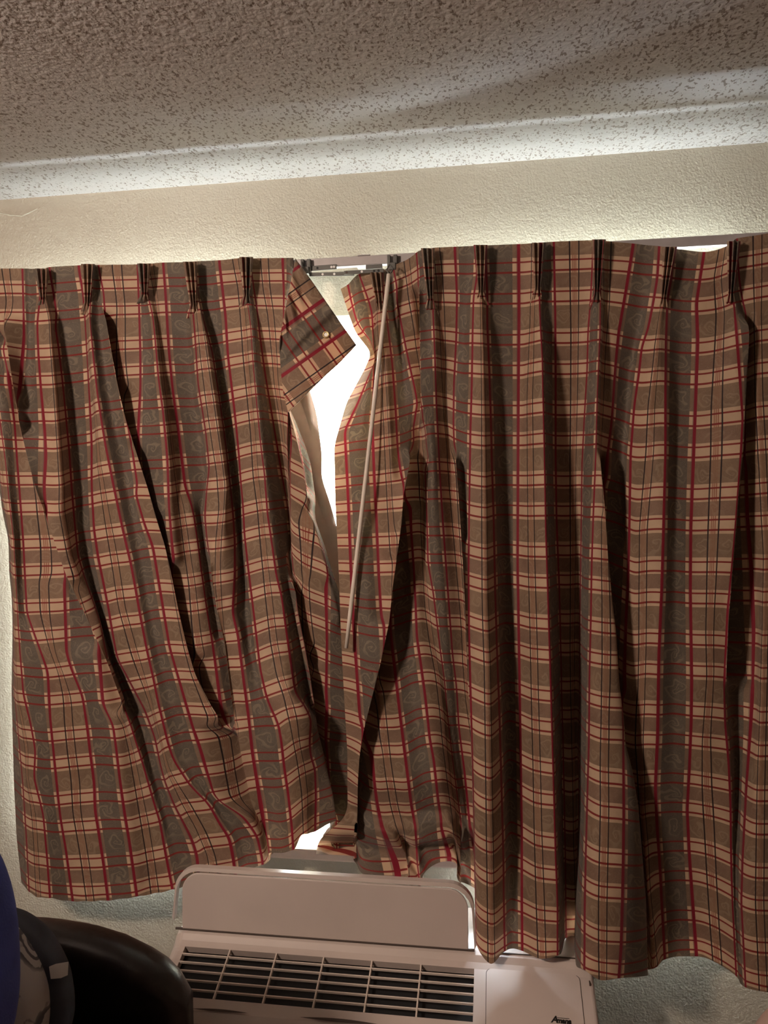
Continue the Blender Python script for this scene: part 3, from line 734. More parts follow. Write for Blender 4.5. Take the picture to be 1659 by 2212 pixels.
RP.stripe(6.30, [(480, 1238), (521, 1239), (620, 1240), (717, 1241), (860, 1240), (1000, 1238), (1200, 1238), (1400, 1236), (1500, 1237), (1700, 1241), (1850, 1243), (2022, 1246), (2180, 1247)], [(600, -0.3), (800, -1.5), (1200, -4), (1700, -6.5), (2050, -4)])
RP.stripe(6.59, [(480, 1281), (519, 1282), (640, 1276), (717, 1270), (800, 1268), (900, 1262), (1000, 1257), (1150, 1255), (1300, 1253), (1450, 1252), (1600, 1250), (1750, 1250), (1850, 1247), (1950, 1243), (2030, 1241), (2180, 1240)], [(600, 0.3), (800, -0.5), (1200, -3), (1700, -4.5), (2050, 1)])
RP.stripe(6.80, [(480, 1287), (518, 1289), (640, 1284), (717, 1281), (800, 1279), (900, 1274), (1000, 1270), (1150, 1265), (1300, 1263), (1450, 1262), (1600, 1258), (1750, 1256), (1850, 1253), (1950, 1246), (2080, 1245), (2180, 1244)], [(600, 1), (800, 2), (1200, 0), (1700, -1), (2050, 7)])
RP.stripe(7.0, [(480, 1292), (518, 1297), (640, 1297), (717, 1296), (790, 1293), (862, 1290), (982, 1287), (1100, 1282), (1221, 1278), (1342, 1276), (1462, 1273), (1600, 1272), (1740, 1268), (1850, 1265), (1950, 1263), (2090, 1262), (2180, 1262)], [(600, 1), (800, 2.5), (1200, 2.5), (1700, 3), (2050, 12)])
RP.stripe(7.30, [(480, 1312), (519, 1309), (620, 1309), (670, 1309), (765, 1302), (862, 1299), (970, 1295)], (0, 1, 1))
RP.stripe(7.30, [(1110, 1304), (1200, 1305), (1300, 1307), (1420, 1308), (1520, 1306), (1650, 1304), (1750, 1305), (1850, 1303), (1950, 1301), (2050, 1301), (2116, 1302), (2180, 1302)], [(1100, 3), (1400, 4), (1700, 5.5), (2050, 14)])
RP.stripe(7.59, [(480, 1370), (526, 1368), (620, 1353), (717, 1336), (790, 1329), (910, 1321), (980, 1312), (1040, 1308)], [(600, 0), (800, -0.5), (1000, -1)])
RP.stripe(7.59, [(1570, 1346), (1600, 1346), (1750, 1347), (1850, 1346), (1950, 1344), (2050, 1341), (2115, 1336), (2180, 1335)], [(1500, 3), (1700, 5), (2050, 13)])
RP.stripe(7.80, [(480, 1395), (530, 1394), (620, 1384), (717, 1372), (800, 1357), (900, 1350), (980, 1342), (1040, 1337), (1100, 1335), (1170, 1332)], [(600, -0.3), (800, -2), (1200, -3)])
RP.stripe(8.0, [(480, 1424), (533, 1424), (600, 1420), (654, 1411), (709, 1400), (750, 1386), (806, 1380), (875, 1370), (980, 1362), (1100, 1360), (1160, 1359), (1270, 1356), (1340, 1352), (1440, 1349), (1500, 1349)], [(600, 0.3), (800, 0), (1000, -1), (1400, -1)])
RP.stripe(8.30, [(480, 1445), (534, 1444), (600, 1438), (650, 1432), (700, 1424), (780, 1417), (876, 1407), (980, 1403), (1140, 1388), (1270, 1387), (1400, 1387), (1480, 1385), (1600, 1380), (1680, 1385), (1750, 1387), (1820, 1393), (1900, 1397), (2000, 1405), (2100, 1412), (2180, 1415)], [(600, 1), (800, 3), (1200, 1), (1500, 0), (1800, -1), (2050, 4)])
RP.stripe(8.59, [(480, 1455), (535, 1455), (600, 1450), (650, 1441), (737, 1438), (850, 1437), (980, 1437), (1140, 1433), (1274, 1429), (1410, 1423), (1460, 1422), (1590, 1420), (1700, 1415), (1790, 1419), (1870, 1425), (1950, 1429), (2080, 1436), (2180, 1440)], [(600, 0.3), (800, 2.5), (1200, 3), (1500, 2), (1800, -0.5), (2050, 0)])
RP.stripe(8.80, [(480, 1490), (540, 1489), (650, 1474), (760, 1471), (900, 1468), (980, 1464), (1200, 1462), (1450, 1460), (1600, 1458), (1750, 1455), (1900, 1460), (2060, 1467), (2180, 1470)], [(600, -0.3), (800, 0), (1200, 1), (1500, 0.5), (1800, -1.5), (2050, -2.5)])
RP.stripe(9.0, [(480, 1525), (544, 1521), (654, 1504), (737, 1507), (903, 1501), (980, 1498), (1140, 1492), (1274, 1491), (1470, 1494), (1560, 1493), (1660, 1489), (1750, 1484), (1850, 1489), (1950, 1496), (2060, 1504), (2180, 1510)], [(600, 0), (800, 0.5), (1200, 1), (1500, 1), (1800, -2), (2050, -3)])
RP.stripe(9.30, [(480, 1562), (536, 1560), (600, 1549), (680, 1556), (760, 1552), (875, 1546), (980, 1545), (1200, 1537), (1370, 1532), (1460, 1534), (1600, 1524), (1700, 1525), (1800, 1531), (1900, 1536), (2000, 1542), (2075, 1548), (2180, 1552)], [(600, 0.3), (800, 1.5), (1200, 2), (1500, 1.5), (1800, -1), (2050, -1)])
RP.stripe(9.59, [(480, 1582), (525, 1582), (632, 1580), (654, 1585), (792, 1596), (903, 1604), (980, 1600), (1138, 1588), (1229, 1580), (1320, 1571), (1477, 1564), (1560, 1566), (1650, 1574), (1740, 1578), (1850, 1579), (1950, 1582), (2100, 1590), (2180, 1594)], [(600, 1), (800, 3), (1200, 3), (1500, 1), (1800, 0), (2050, 2)])
RP.stripe(9.85, [(1480, 1584), (1560, 1590), (1650, 1592), (1740, 1592), (1850, 1590), (1950, 1590), (2110, 1600), (2180, 1604)], [(1480, -2), (1700, -2), (2050, 2)])
RP.stripe(10.0, [(480, 1590), (521, 1592), (600, 1596), (650, 1604), (685, 1613)], (0, 0, 0))
RP.stripe(10.0, [(1000, 1611), (1115, 1614), (1229, 1623), (1364, 1628), (1480, 1626), (1560, 1622), (1700, 1612), (1850, 1604), (1950, 1601), (2120, 1610), (2180, 1612)], [(1000, -2), (1300, -2), (1600, 0), (2050, 4)])
RP.stripe(10.30, [(480, 1636), (506, 1636), (600, 1636), (700, 1636), (850, 1638), (980, 1645), (1200, 1655), (1480, 1648), (1700, 1642), (1950, 1640), (2140, 1648), (2180, 1650)], [(600, 0.3), (1000, 1), (1500, 2), (2050, 6)])
RP.stripe(10.59, [(480, 1675), (500, 1674), (700, 1674), (980, 1686), (1480, 1690), (1950, 1680), (2180, 1688)], [(600, 0.3), (1000, 1), (1500, 1), (2050, 5)])
RP.stripe(11.2, [(480, 1735), (500, 1735), (980, 1745), (1480, 1750), (1950, 1755), (2180, 1760)], [(600, -1), (1000, -1), (1500, -2), (2050, 0)])
RP.fold([(980, 888, 1.86, 2.14), (1000, 886, 1.80, 2.1), (1072, 872, 1.61, 1.97), (1130, 868, 1.50, 1.85), (1200, 858, 1.40, 1.72), (1265, 849, 1.33, 1.65), (1340, 842, 1.14, 1.56), (1422, 825, 0.98, 1.42), (1500, 806, 0.86, 1.22), (1545, 795, 0.74, 1.05), (1585, 785, 0.62, 0.97), (1631, 777, 0.57, 0.88),
         (1691, 773, 0.54, 0.76), (1787, 772, 0.53, 0.68), (1880, 780, 0.53, 0.66), (2180, 785, 0.53, 0.66)], 'L', 4.2, -2.0, 9)
RP.fold([(630, 905, 2.46, 2.62), (690, 906, 2.42, 2.62), (750, 907, 2.38, 2.62), (800, 908, 2.28, 2.62), (860, 908, 2.15, 2.60), (915, 904, 2.12, 2.2)], 'R', 1.8, -1.5, 7)
RP.fold([(985, 983, 3.40, 3.62), (1040, 988, 3.40, 3.66), (1108, 993, 3.42, 3.70), (1241, 1001, 3.43, 3.84), (1386, 1008, 3.42, 3.93), (1500, 1012, 3.40, 3.95), (1570, 1016, 3.30, 3.96), (1667, 1019, 3.15, 3.96), (1740, 1021, 3.1, 3.96), (1800, 1023, 3.05, 3.96), (1950, 1026, 3.05, 3.96), (2180, 1029, 3.05, 3.96)], 'R', 3.6, -2.5, 7)
RP.fold([(985, 1296, 7.22, 7.50), (1088, 1306, 7.34, 7.60), (1185, 1313, 7.38, 7.70), (1270, 1320, 7.42, 7.76), (1366, 1331, 7.48, 7.85), (1480, 1338, 7.54, 7.94), (1534, 1346, 7.63, 8.0), (1610, 1352, 7.70, 8.06), (1667, 1367, 7.8, 8.15), (1735, 1378, 7.85, 8.2), (1838, 1387, 7.9, 8.22), (1950, 1396, 7.95, 8.23), (2180, 1402, 7.97, 8.24)], 'L', 3.2, -2.4, 8)
RP.fold([(690, 1616, 9.80, 10.12), (723, 1619, 9.79, 10.12), (847, 1612, 9.71, 10.0), (958, 1607, 9.66, 9.95), (1070, 1596, 9.65, 9.90), (1161, 1589, 9.64, 9.86), (1240, 1582, 9.64, 9.83), (1342, 1574, 9.63, 9.8), (1460, 1569, 9.63, 9.72)], 'L', 2.6, -2.4, 8)
RP.stripe(0.80, [(1700, 777), (1800, 782), (1880, 795), (2180, 800)], (0, 0, 0))
RP.stripe(1.0, [(1600, 790), (1631, 803), (1703, 810), (1739, 815), (1787, 825), (1824, 834), (1880, 848), (2180, 860)], (0, 0, 2))
RP.stripe(1.30, [(1480, 815), (1522, 822), (1595, 829), (1660, 837), (1739, 850), (1800, 866), (1880, 880), (2180, 890)], (0, 0, 3))
RP.stripe(1.59, [(1365, 843), (1400, 847), (1450, 853), (1522, 861), (1595, 870), (1667, 879), (1739, 888), (1787, 897), (1840, 905), (1900, 912), (2180, 920)], [(1300, -1), (1500, 0.5), (1750, 3), (1900, 3)])
RP.stripe(1.80, [(1215, 868), (1300, 872), (1400, 876), (1450, 883), (1522, 892), (1620, 905), (1720, 917), (1800, 926), (1900, 935), (2180, 940)], [(1200, -2.2), (1500, 0), (1750, 2.5), (1900, 2.5)])

curtain_r = tag(empty('curtain', (0.2, -0.16, 0.34)), 'right plaid curtain panel, wider, bunched on the air conditioner at its left foot', 'curtain', 'plaid window curtains')
top_r = [(0.40, 624), (0.59, 615), (0.80, 597), (1.0, 592), (1.4, 588), (1.6, 583), (2.0, 574), (2.2, 566), (2.5, 551), (2.65, 543), (3.0, 538), (4.0, 531), (4.59, 530), (5.0, 527), (6.0, 522), (6.5, 519), (7.1, 518), (7.59, 526), (8.2, 534), (8.6, 537), (9.0, 544), (9.3, 536), (9.6, 522), (10.0, 515), (10.3, 508), (11.2, 484)]
bot_r = [(0.40, 1850), (0.6, 1866), (0.9, 1890), (1.3, 1904), (1.6, 1906), (1.75, 1884), (1.95, 1868), (2.1, 1874), (2.3, 1888), (2.6, 1908), (3.0, 1920), (3.4, 1930), (3.7, 1980), (3.9, 2020), (4.0, 2036), (4.3, 2082), (4.55, 2058), (4.82, 2049), (5.0, 2054), (5.3, 2071), (5.6, 2064), (5.75, 2058), (5.95, 2028), (6.3, 2023), (6.6, 2030), (6.78, 2084), (7.0, 2095), (7.3, 2118), (7.6, 2113), (7.8, 2110), (8.1, 2102), (8.3, 2092), (8.59, 2073), (8.8, 2066), (9.0, 2066), (9.3, 2080), (9.6, 2110), (10.0, 2133), (10.3, 2142), (11.2, 2150)]
def mod_r(s, X, Y, Dp, r):
    # left part lands on the sill: the cloth buckles forward above its foot, tucks in and the hem kicks out
    k = np.clip((3.5 - s) / 0.4, 0, 1)
    q = k * np.clip((Y - 1690) / 80, 0, 1)
    t = np.clip((Y - 1750) / 140, 0, 1)
    buck = np.interp(t, [0, 0.15, 0.30, 0.44, 0.56, 0.78, 1.0], [0, 0.022, 0.046, 0.030, -0.022, 0.000, 0.034])
    wav = 0.014 * np.sin(s * 7.3 + Y * 0.035) + 0.010 * np.sin(s * 15.0 - Y * 0.06)
    soft = 0.126 + 0.5 * np.clip(Dp - 0.145, -0.05, 0.04) + buck * (0.8 + 0.4 * np.sin(s * 4.1)) + wav * np.clip((Y - 1760) / 50, 0, 1)
    Dp = (1 - q) * Dp + q * np.clip(soft, 0.095, 0.178)
    b = k * np.clip((Y - 1785) / 70, 0, 1)
    X = X + b * (12.0 * np.sin(s * 6.1 + 1.0) + 6.0 * np.sin(s * 13.0))
    Y = Y + b * 9.0 * np.sin(s * 8.3 + 0.4)
    hem = np.clip((r - 0.97) / 0.03, 0, 1)
    return X, Y, Dp + 0.004 * hem * np.sin(s * 11.0)
build_cloth(RP, 0.40, 11.2, top_r, bot_r, curtain_r, mod_r, 700, 320)
for a in ((812, 590, 822, 676, 1.02, 1.58), (924, 538, 930, 648, 2.62, 3.12), (1038, 531, 1039, 630, 4.0, 4.6), (1164, 526, 1162, 625, 5.2, 5.8), (1294, 519, 1290, 634, 6.55, 7.1), (1448, 535, 1434, 645, 8.05, 8.6), (1585, 523, 1579, 636, 9.4, 10.0)):
    pleat(curtain_r, a[0], a[1], a[2], a[3], a[4], a[5])

# the corner of the left header that has come off its hooks and flops down in front
def flop_corner():
    na, nb = 60, 50
    a = np.linspace(0, 1, na)[None, :]
    b = np.linspace(0, 1, nb)[:, None]
    e_u = np.array([0.577, 0.817])
    e_v = np.array([-0.817, 0.577])
    def curve(pts, t):
        k = np.linspace(0, 1, len(pts))
        return np.stack([np.interp(t, k, [p[0] for p in pts]), np.interp(t, k, [p[1] for p in pts])], -1)
    top = curve([(638, 558), (671, 603), (704, 651), (737, 699), (770, 745)], a[0])
    bot = curve([(607, 715), (604, 762), (607, 808), (612, 850), (622, 890)], a[0])
    lef = curve([(638, 558), (630, 600), (622, 640), (614, 680), (607, 715)], b[:, 0])
    rig = curve([(770, 745), (733, 784), (706, 808), (664, 849), (622, 890)], b[:, 0])
    T, B_, L_, R_ = top[None], bot[None], lef[:, None], rig[:, None]
    A3, B3 = a[..., None], b[..., None]
    c00, c10, c01, c11 = top[0], top[-1], bot[0], bot[-1]
    S = (1 - B3) * T + B3 * B_ + (1 - A3) * L_ + A3 * R_ - ((1 - A3) * (1 - B3) * c00 + A3 * (1 - B3) * c10 + (1 - A3) * B3 * c01 + A3 * B3 * c11)
    q = S - np.array([638.0, 558.0])
    du, dv = q @ e_u, q @ e_v
    U = np.interp(du, [-200, 107, 191, 400], [7.59 - 307 / 150, 7.59, 8.0, 8.0 + 209 / 150])
    V = V_TOP + dv / 150.0
    dd = 0.150 + 0.055 * np.sin(math.pi * np.clip(b, 0, 1) * 0.55) * (0.35 + 0.65 * a) + 0.014 * np.exp(-((a - 0.60 + 0.25 * b) / 0.05) ** 2) * (1 - 0.5 * b) + 0.012 * np.sin(9 * b + 2) * (1 - a) * b
    dd = dd + 0.010 * np.sin(26 * b) * np.exp(-((a - 0.15) / 0.12) ** 2)
    P3 = at(S[..., 0], S[..., 1], dd)
    idx = np.arange(na * nb).reshape(nb, na)
    f = np.stack([idx[:-1, :-1], idx[1:, :-1], idx[1:, 1:], idx[:-1, 1:]], -1).reshape(-1, 4)
    o = mesh_obj('flopped_corner', P3.reshape(-1, 3), f, M['plaid'], None, True, np.stack([U, V], -1).reshape(-1, 2))
    sm = o.modifiers.new('thickness', 'SOLIDIFY')
    sm.thickness = 0.003
    adopt(o, curtain_l)
    o['label'] = 'header corner flopped over with a small brass eyelet'
    ring = bmesh.new()
    near = np.argmin((S[..., 0] - 704) ** 2 + (S[..., 1] - 723) ** 2)
    c = Vector(at(704, 723, float(dd.ravel()[near]) + 0.004))
    tube(ring, [c + Vector((0.0072 * math.cos(t), 0.0, 0.0072 * math.sin(t))) for t in np.linspace(0, 2 * math.pi, 19)], 0.0026, 8, False)
    e = bm_obj('eyelet', ring, M['brass'], None, True)
    e.parent = o
    disc = bmesh.new()
    prism(disc, [(c.x + 0.006 * math.cos(t), c.z + 0.006 * math.sin(t)) for t in np.linspace(0, 2 * math.pi, 16, endpoint=False)], 'y', c.y + 0.001, c.y - 0.001)
    e2 = bm_obj('eyelet_hole', disc, M['lining'])
    e2.parent = o
flop_corner()

# cream sheer hanging in the gap, close to the glass
def sheer_panel():
    t = NT('cream_sheer')
    co = t.coord()
    df = t.n.new('ShaderNodeBsdfDiffuse')
    t._set(df.inputs['Color'], t.mix(t.smooth(t.noise(co, 9.0, 2), 0.3, 0.7), c4(0.80, 0.74, 0.60), c4(0.86, 0.80, 0.66)))
    tl = t.n.new('ShaderNodeBsdfTranslucent')
    tl.inputs['Color'].default_value = c4(0.88, 0.80, 0.62)
    mx = t.n.new('ShaderNodeMixShader')
    mx.inputs[0].default_value = 0.55
    t.link(df.outputs[0], mx.inputs[1])
    t.link(tl.outputs[0], mx.inputs[2])
    mat = t.done(mx.outputs[0])
    na, nb = 60, 40
    xs = np.linspace(628, 850, na)[None, :]
    top = np.interp(xs, [628, 690, 740, 775, 800, 850], [690, 690, 688, 686, 685, 684])
    f = np.linspace(0, 1, nb)[:, None]
    y = top + (1800 - top) * f
    d = 0.016 + 0.006 * np.sin(xs * 0.19 + 0.5) * (0.5 + 0.5 * f)
    P3 = at(xs + 0 * y, y, d + 0 * y)
    idx = np.arange(na * nb).reshape(nb, na)
    fc = np.stack([idx[:-1, :-1], idx[1:, :-1], idx[1:, 1:], idx[:-1, 1:]], -1).reshape(-1, 4)
    o = mesh_obj('sheer_curtain', P3.reshape(-1, 3), fc, mat, None, True)
    tag(o, 'cream sheer glowing in the gap between the two plaid curtains', 'sheer curtain')
sheer_panel()

# ------------------------------------------------------------------ curtain track and wand
track = tag(empty('curtain_track', (-0.4, -0.05, 2.23)), 'pale metal curtain track on the wall above the gap between the curtains', 'curtain track')
def tpart(name, mat, boxes=(), tubes=(), bev=0.0):
    b_ = bmesh.new()
    for q in boxes:
        box(b_, *q)
    for pts, r in tubes:
        tube(b_, pts, r)
    o = bm_obj(name, b_, mat)
    if bev:
        bevel(o, bev)
    return adopt(o, track)
tpart('rail', M['aluminium'], [(-1.75, 1.10, -0.112, -0.088, 2.209, 2.234), (-1.75, 1.10, -0.116, -0.108, 2.2065, 2.2105)], bev=0.002)
for fx in (-1.17, -0.37, 0.65):
    tpart('wall_fixing', M['aluminium'], [(fx - 0.012, fx + 0.012, -0.09, 0, 2.214, 2.217), (fx - 0.012, fx + 0.012, -0.003, 0, 2.214, 2.245)])
tpart('rail_clip', M['aluminium'], [(-0.372, -0.338, -0.114, -0.09, 2.234, 2.2365)])
for px_, py_ in ((660, 572), (847, 563)):
    c = at(px_, py_, 0.125)
    cx, cz = float(c[0]), float(c[2])
    o = tpart('bracket', M['steel'], [(cx - 0.014, cx - 0.004, -0.126, -0.112, cz - 0.022, cz + 0.016), (cx + 0.003, cx + 0.014, -0.126, -0.112, cz - 0.022, cz + 0.016),
                                      (cx - 0.010, cx + 0.010, -0.132, -0.118, cz - 0.026, cz - 0.006)], bev=0.002)
# overlapping master carriers: perforated strips
def strip(name, x0, y0, x1, y1, h, d, holes, mat):
    p, q = at(x0, y0, d), at(x1, y1, d)
    b_ = bmesh.new()
    prism(b_, [(p[0], p[2] - h / 2), (q[0], q[2] - h / 2), (q[0], q[2] + h / 2), (p[0], p[2] + h / 2)], 'y', -d, -d + 0.003)
    o = adopt(bevel(bm_obj(name, b_, mat), 0.001), track)
    for t, m_ in holes:
        c = p + (q - p) * t
        hb = bmesh.new()
        prism(hb, [(c[0] + 0.0032 * math.cos(a), c[2] + 0.0032 * math.sin(a)) for a in np.linspace(0, 2 * math.pi, 12, endpoint=False)], 'y', -d - 0.0006, -d + 0.0002)
        h_ = bm_obj('hole', hb, M[m_])
        h_.parent = o
    return o
strip('carrier_arm', 672, 580, 727, 576, 0.014, 0.118, ((0.25, 'dark'), (0.8, 'frame'), (0.9, 'frame')), M['steel'])
strip('carrier_arm', 668, 593, 765, 591, 0.011, 0.122, ((0.3, 'frame'), (0.56, 'frame')), M['steel'])
strip('carrier_arm', 743, 589, 829, 584, 0.010, 0.150, ((0.07, 'seam'), (0.45, 'frame'), (0.76, 'dark'), (0.87, 'dark')), M['steel'])
strip('carrier_block', 790, 577, 826, 575, 0.012, 0.118, (), M['steel'])

wand = tag(empty('curtain_wand', tuple(at(748, 1400, 0.215))), 'thin white fibreglass pull wand hanging across the right curtain', 'curtain wand')
b_ = bmesh.new()
A_, B_ = Vector(at(840, 592, 0.170)), Vector(at(748, 1400, 0.215))
tube(b_, [A_ + (B_ - A_) * t for t in np.linspace(0, 1, 12)], [0.0058] * 11 + [0.0050], 12)
adopt(bm_obj('rod', b_, M['wand'], None, True), wand)
b_ = bmesh.new()
top = Vector(at(843, 583, 0.165))
tube(b_, [A_, top + Vector((-0.010, 0, 0.0)), top + Vector((-0.002, 0.004, 0.016)), top + Vector((0.009, 0, 0.004)), A_ + Vector((0.006, 0, 0.003))], 0.0022, 8)
adopt(bm_obj('hook', b_, M['steel'], None, True), wand)

# ------------------------------------------------------------------ air conditioner
AX0, AX1 = -0.905, 0.23
ac = tag(empty('air_conditioner', ((AX0 + AX1) / 2, -0.2, 0.0)), 'white wall air conditioner under the window with raised flap and slatted vent', 'air conditioner')
prof = [(0.0, 0.375), (0.200, 0.375), (0.214, 0.370), (0.226, 0.358), (0.240, 0.349), (0.370, 0.300), (0.400, 0.287), (0.420, 0.270), (0.431, 0.245), (0.436, 0.20), (0.436, 0.03), (0.0, 0.03)]
GX0, GX1 = -0.862, -0.072
def shell():
    xs, sc_ = [], []
    for t in np.linspace(0, 1, 6):
        xs.append(AX0 + 0.028 * (1 - math.cos(t * math.pi / 2)))
        sc_.append(1 - 0.075 * (1 - math.sin(t * math.pi / 2)))
    xs += [GX0, GX1]
    sc_ += [1, 1]
    for t in np.linspace(1, 0, 5):
        xs.append(AX1 - 0.010 * (1 - math.cos(t * math.pi / 2)))
        sc_.append(1 - 0.03 * (1 - math.sin(t * math.pi / 2)))
    b_ = bmesh.new()
    rings = []
    for x, k in zip(xs, sc_):
        rings.append([b_.verts.new((x, -(d * k if d > 0 else 0), 0.03 + (z - 0.03) * k)) for d, z in prof])
    n = len(prof)
    for i in range(len(xs) - 1):
        for j in range(n - 1):
            if xs[i] == GX0 and j == 4:
                continue
            b_.faces.new((rings[i][j], rings[i + 1][j], rings[i + 1][j + 1], rings[i][j + 1]))
        b_.faces.new((rings[i][n - 1], rings[i + 1][n - 1], rings[i + 1][0], rings[i][0]))
    b_.faces.new(rings[0])
    b_.faces.new(rings[-1][::-1])
    # inner walls of the vent opening
    dn = Vector((0, 0.007, -0.020))
    q = [Vector((GX0, -0.240, 0.349)), Vector((GX1, -0.240, 0.349)), Vector((GX1, -0.370, 0.300)), Vector((GX0, -0.370, 0.300))]
    for i in range(4):
        p0, p1 = q[i], q[(i + 1) % 4]
        b_.faces.new([b_.verts.new(v) for v in (p0, p1, p1 + dn, p0 + dn)])
    return adopt(bm_obj('shell', b_, M['plastic']), ac)
shell()
def slope(x, t, up=0.0):
    """Point on the sloping top of the unit: t = 0 at the vent's rear edge, 1 at its front edge."""
    return Vector((x, -(0.240 + 0.130 * t) - 0.353 * up, 0.349 - 0.049 * t + 0.936 * up))
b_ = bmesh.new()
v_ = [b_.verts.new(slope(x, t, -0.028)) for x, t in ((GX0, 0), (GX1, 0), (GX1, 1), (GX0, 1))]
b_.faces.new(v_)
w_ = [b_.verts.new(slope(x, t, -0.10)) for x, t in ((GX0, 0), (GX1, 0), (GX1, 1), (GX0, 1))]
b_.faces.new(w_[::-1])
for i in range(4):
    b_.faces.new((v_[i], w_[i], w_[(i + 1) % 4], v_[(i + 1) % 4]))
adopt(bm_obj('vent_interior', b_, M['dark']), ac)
def bar(p, q, w1, h1, name):
    b2 = bmesh.new()
    p, q = Vector(p), Vector(q)
    d_ = (q - p).normalized()
    nrm = Vector((0, -0.353, 0.936))
    s_ = d_.cross(nrm).normalized()
    vv = []
    for c in (p, q):
        for a1, a2 in ((-1, 0), (1, 0), (0.7, 1), (-0.7, 1)):
            vv.append(b2.verts.new(c + s_ * (w1 / 2 * a1) + nrm * (h1 * (a2 - 1))))
    for i in range(4):
        b2.faces.new((vv[i], vv[(i + 1) % 4], vv[4 + (i + 1) % 4], vv[4 + i]))
    b2.faces.new(vv[:4][::-1])
    b2.faces.new(vv[4:])
    return adopt(bm_obj(name, b2, M['plastic_bar']), ac)
for t in (0.147, 0.315, 0.486, 0.665, 0.844):
    bar(slope(GX0, t), slope(GX1, t), 0.0042, 0.006, 'grille_bar')
for k in range(5):
    x = GX0 + (GX1 - GX0) * (k + 0.985) / 6.05
    bar(slope(x, 0, 0.001), slope(x, 1, 0.001), 0.0052, 0.008, 'grille_rib')

# raised deflector flap behind the vent
flap_n = Vector((0, -0.985, -0.17)).normalized()
def fp(x, h, off=0.0):
    """Point on the flap: h metres up from its hinge, off metres forward."""
    return Vector((x, -0.204 + 0.05 * h - off, 0.379 + h))
def rounded(x0, x1, h, r, inset=0.0, n=9):
    pts = [(x0 + inset, 0.0)]
    for k in range(n):
        a = math.pi - (math.pi / 2) * k / (n - 1)
        pts.append((x0 + inset + (r - inset) + (r - inset) * math.cos(a), h - inset - (r - inset) + (r - inset) * math.sin(a)))
    for k in range(n):
        a = math.pi / 2 - (math.pi / 2) * k / (n - 1)
        pts.append((x1 - inset - (r - inset) + (r - inset) * math.cos(a), h - inset - (r - inset) + (r - inset) * math.sin(a)))
    pts.append((x1 - inset, 0.0))
    return pts
flap = empty('flap', (0, 0, 0))
flap.parent = ac
flap.matrix_parent_inverse = Matrix.Translation(-Vector(ac.location))
FX0, FX1, FH = -0.902, -0.076, 0.168
b_ = bmesh.new()
pts = rounded(FX0 + 0.010, FX1 - 0.004, FH - 0.004, 0.060, 0.008)
front = [b_.verts.new(fp(x, h, 0.004)) for x, h in pts]
back = [b_.verts.new(fp(x, h, -0.004)) for x, h in pts]
b_.faces.new(front)
b_.faces.new(back[::-1])
for i in range(len(pts)):
    j = (i + 1) % len(pts)
    b_.faces.new((front[i], back[i], back[j], front[j]))
plate = bevel(bm_obj('flap_plate', b_, M['plastic']), 0.002)
plate.parent = flap
b_ = bmesh.new()
pts = [(-0.914, 0.030)] + rounded(FX0 - 0.004, FX1 + 0.004, FH + 0.003, 0.066)[1:-1] + [(FX1 + 0.009, 0.010)]
inner = [((x - (FX0 + FX1) / 2) * 0.988 + (FX0 + FX1) / 2, h - 0.010) for x, h in pts]
rows_ = [[b_.verts.new(fp(x, h, o_)) for x, h in P_] for P_, o_ in ((pts, -0.016), (pts, 0.002), (inner, 0.004), (inner, -0.016))]
for i in range(len(pts) - 1):
    for k in range(4):
        A1, B1 = rows_[k], rows_[(k + 1) % 4]
        b_.faces.new((A1[i], A1[i + 1], B1[i + 1], B1[i]))
for i in (0, -1):
    b_.faces.new([rows_[k][i] for k in range(4)])
rim = bm_obj('flap_rim', b_, M['plastic'])
rim.parent = flap
b_ = bmesh.new()
tube(b_, [(FX0 - 0.002, -0.205, 0.377), (FX1 + 0.004, -0.205, 0.377)], 0.0035, 8)
hg = bm_obj('hinge', b_, M['seam'])
hg.parent = flap
b_ = bmesh.new()
box(b_, FX1 + 0.02, AX1 - 0.012, -0.2058, -0.2030, 0.3735, 0.3757)
adopt(bm_obj('case_seam', b_, M['seam']), ac)

# control door with printed name
DX0, DX1 = -0.040, 0.194
def door_outline(x0, x1, t0, t1, r, n=6):
    pts = []
    for cx, ct, a0 in ((x0 + r, t0 + r / 0.139, math.pi), (x1 - r, t0 + r / 0.139, 1.5 * math.pi)):
        for k in range(n):
            a = a0 + (math.pi / 2) * k / (n - 1)
            pts.append((cx + r * math.cos(a), ct + r * math.sin(a) / 0.139))
    pts += [(x1, t1), (x0, t1)]
    return pts
for nm, grow, up, mt in (('door_gap', 0.0016, 0.0006, 'seam'), ('control_door', 0.0, 0.0022, 'plastic')):
    b_ = bmesh.new()
    pts = door_outline(DX0 - grow, DX1 + grow, -0.02 - grow / 0.139, 1.16 + grow / 0.139, 0.014)
    tv = [b_.verts.new(slope(x, t, up)) for x, t in pts]
    bv = [b_.verts.new(slope(x, t, -0.004)) for x, t in pts]
    b_.faces.new(tv)
    for i in range(len(pts)):
        b_.faces.new((tv[i], bv[i], bv[(i + 1) % len(pts)], tv[(i + 1) % len(pts)]))
    door = bm_obj(nm, b_, M[mt])
    adopt(door, ac)
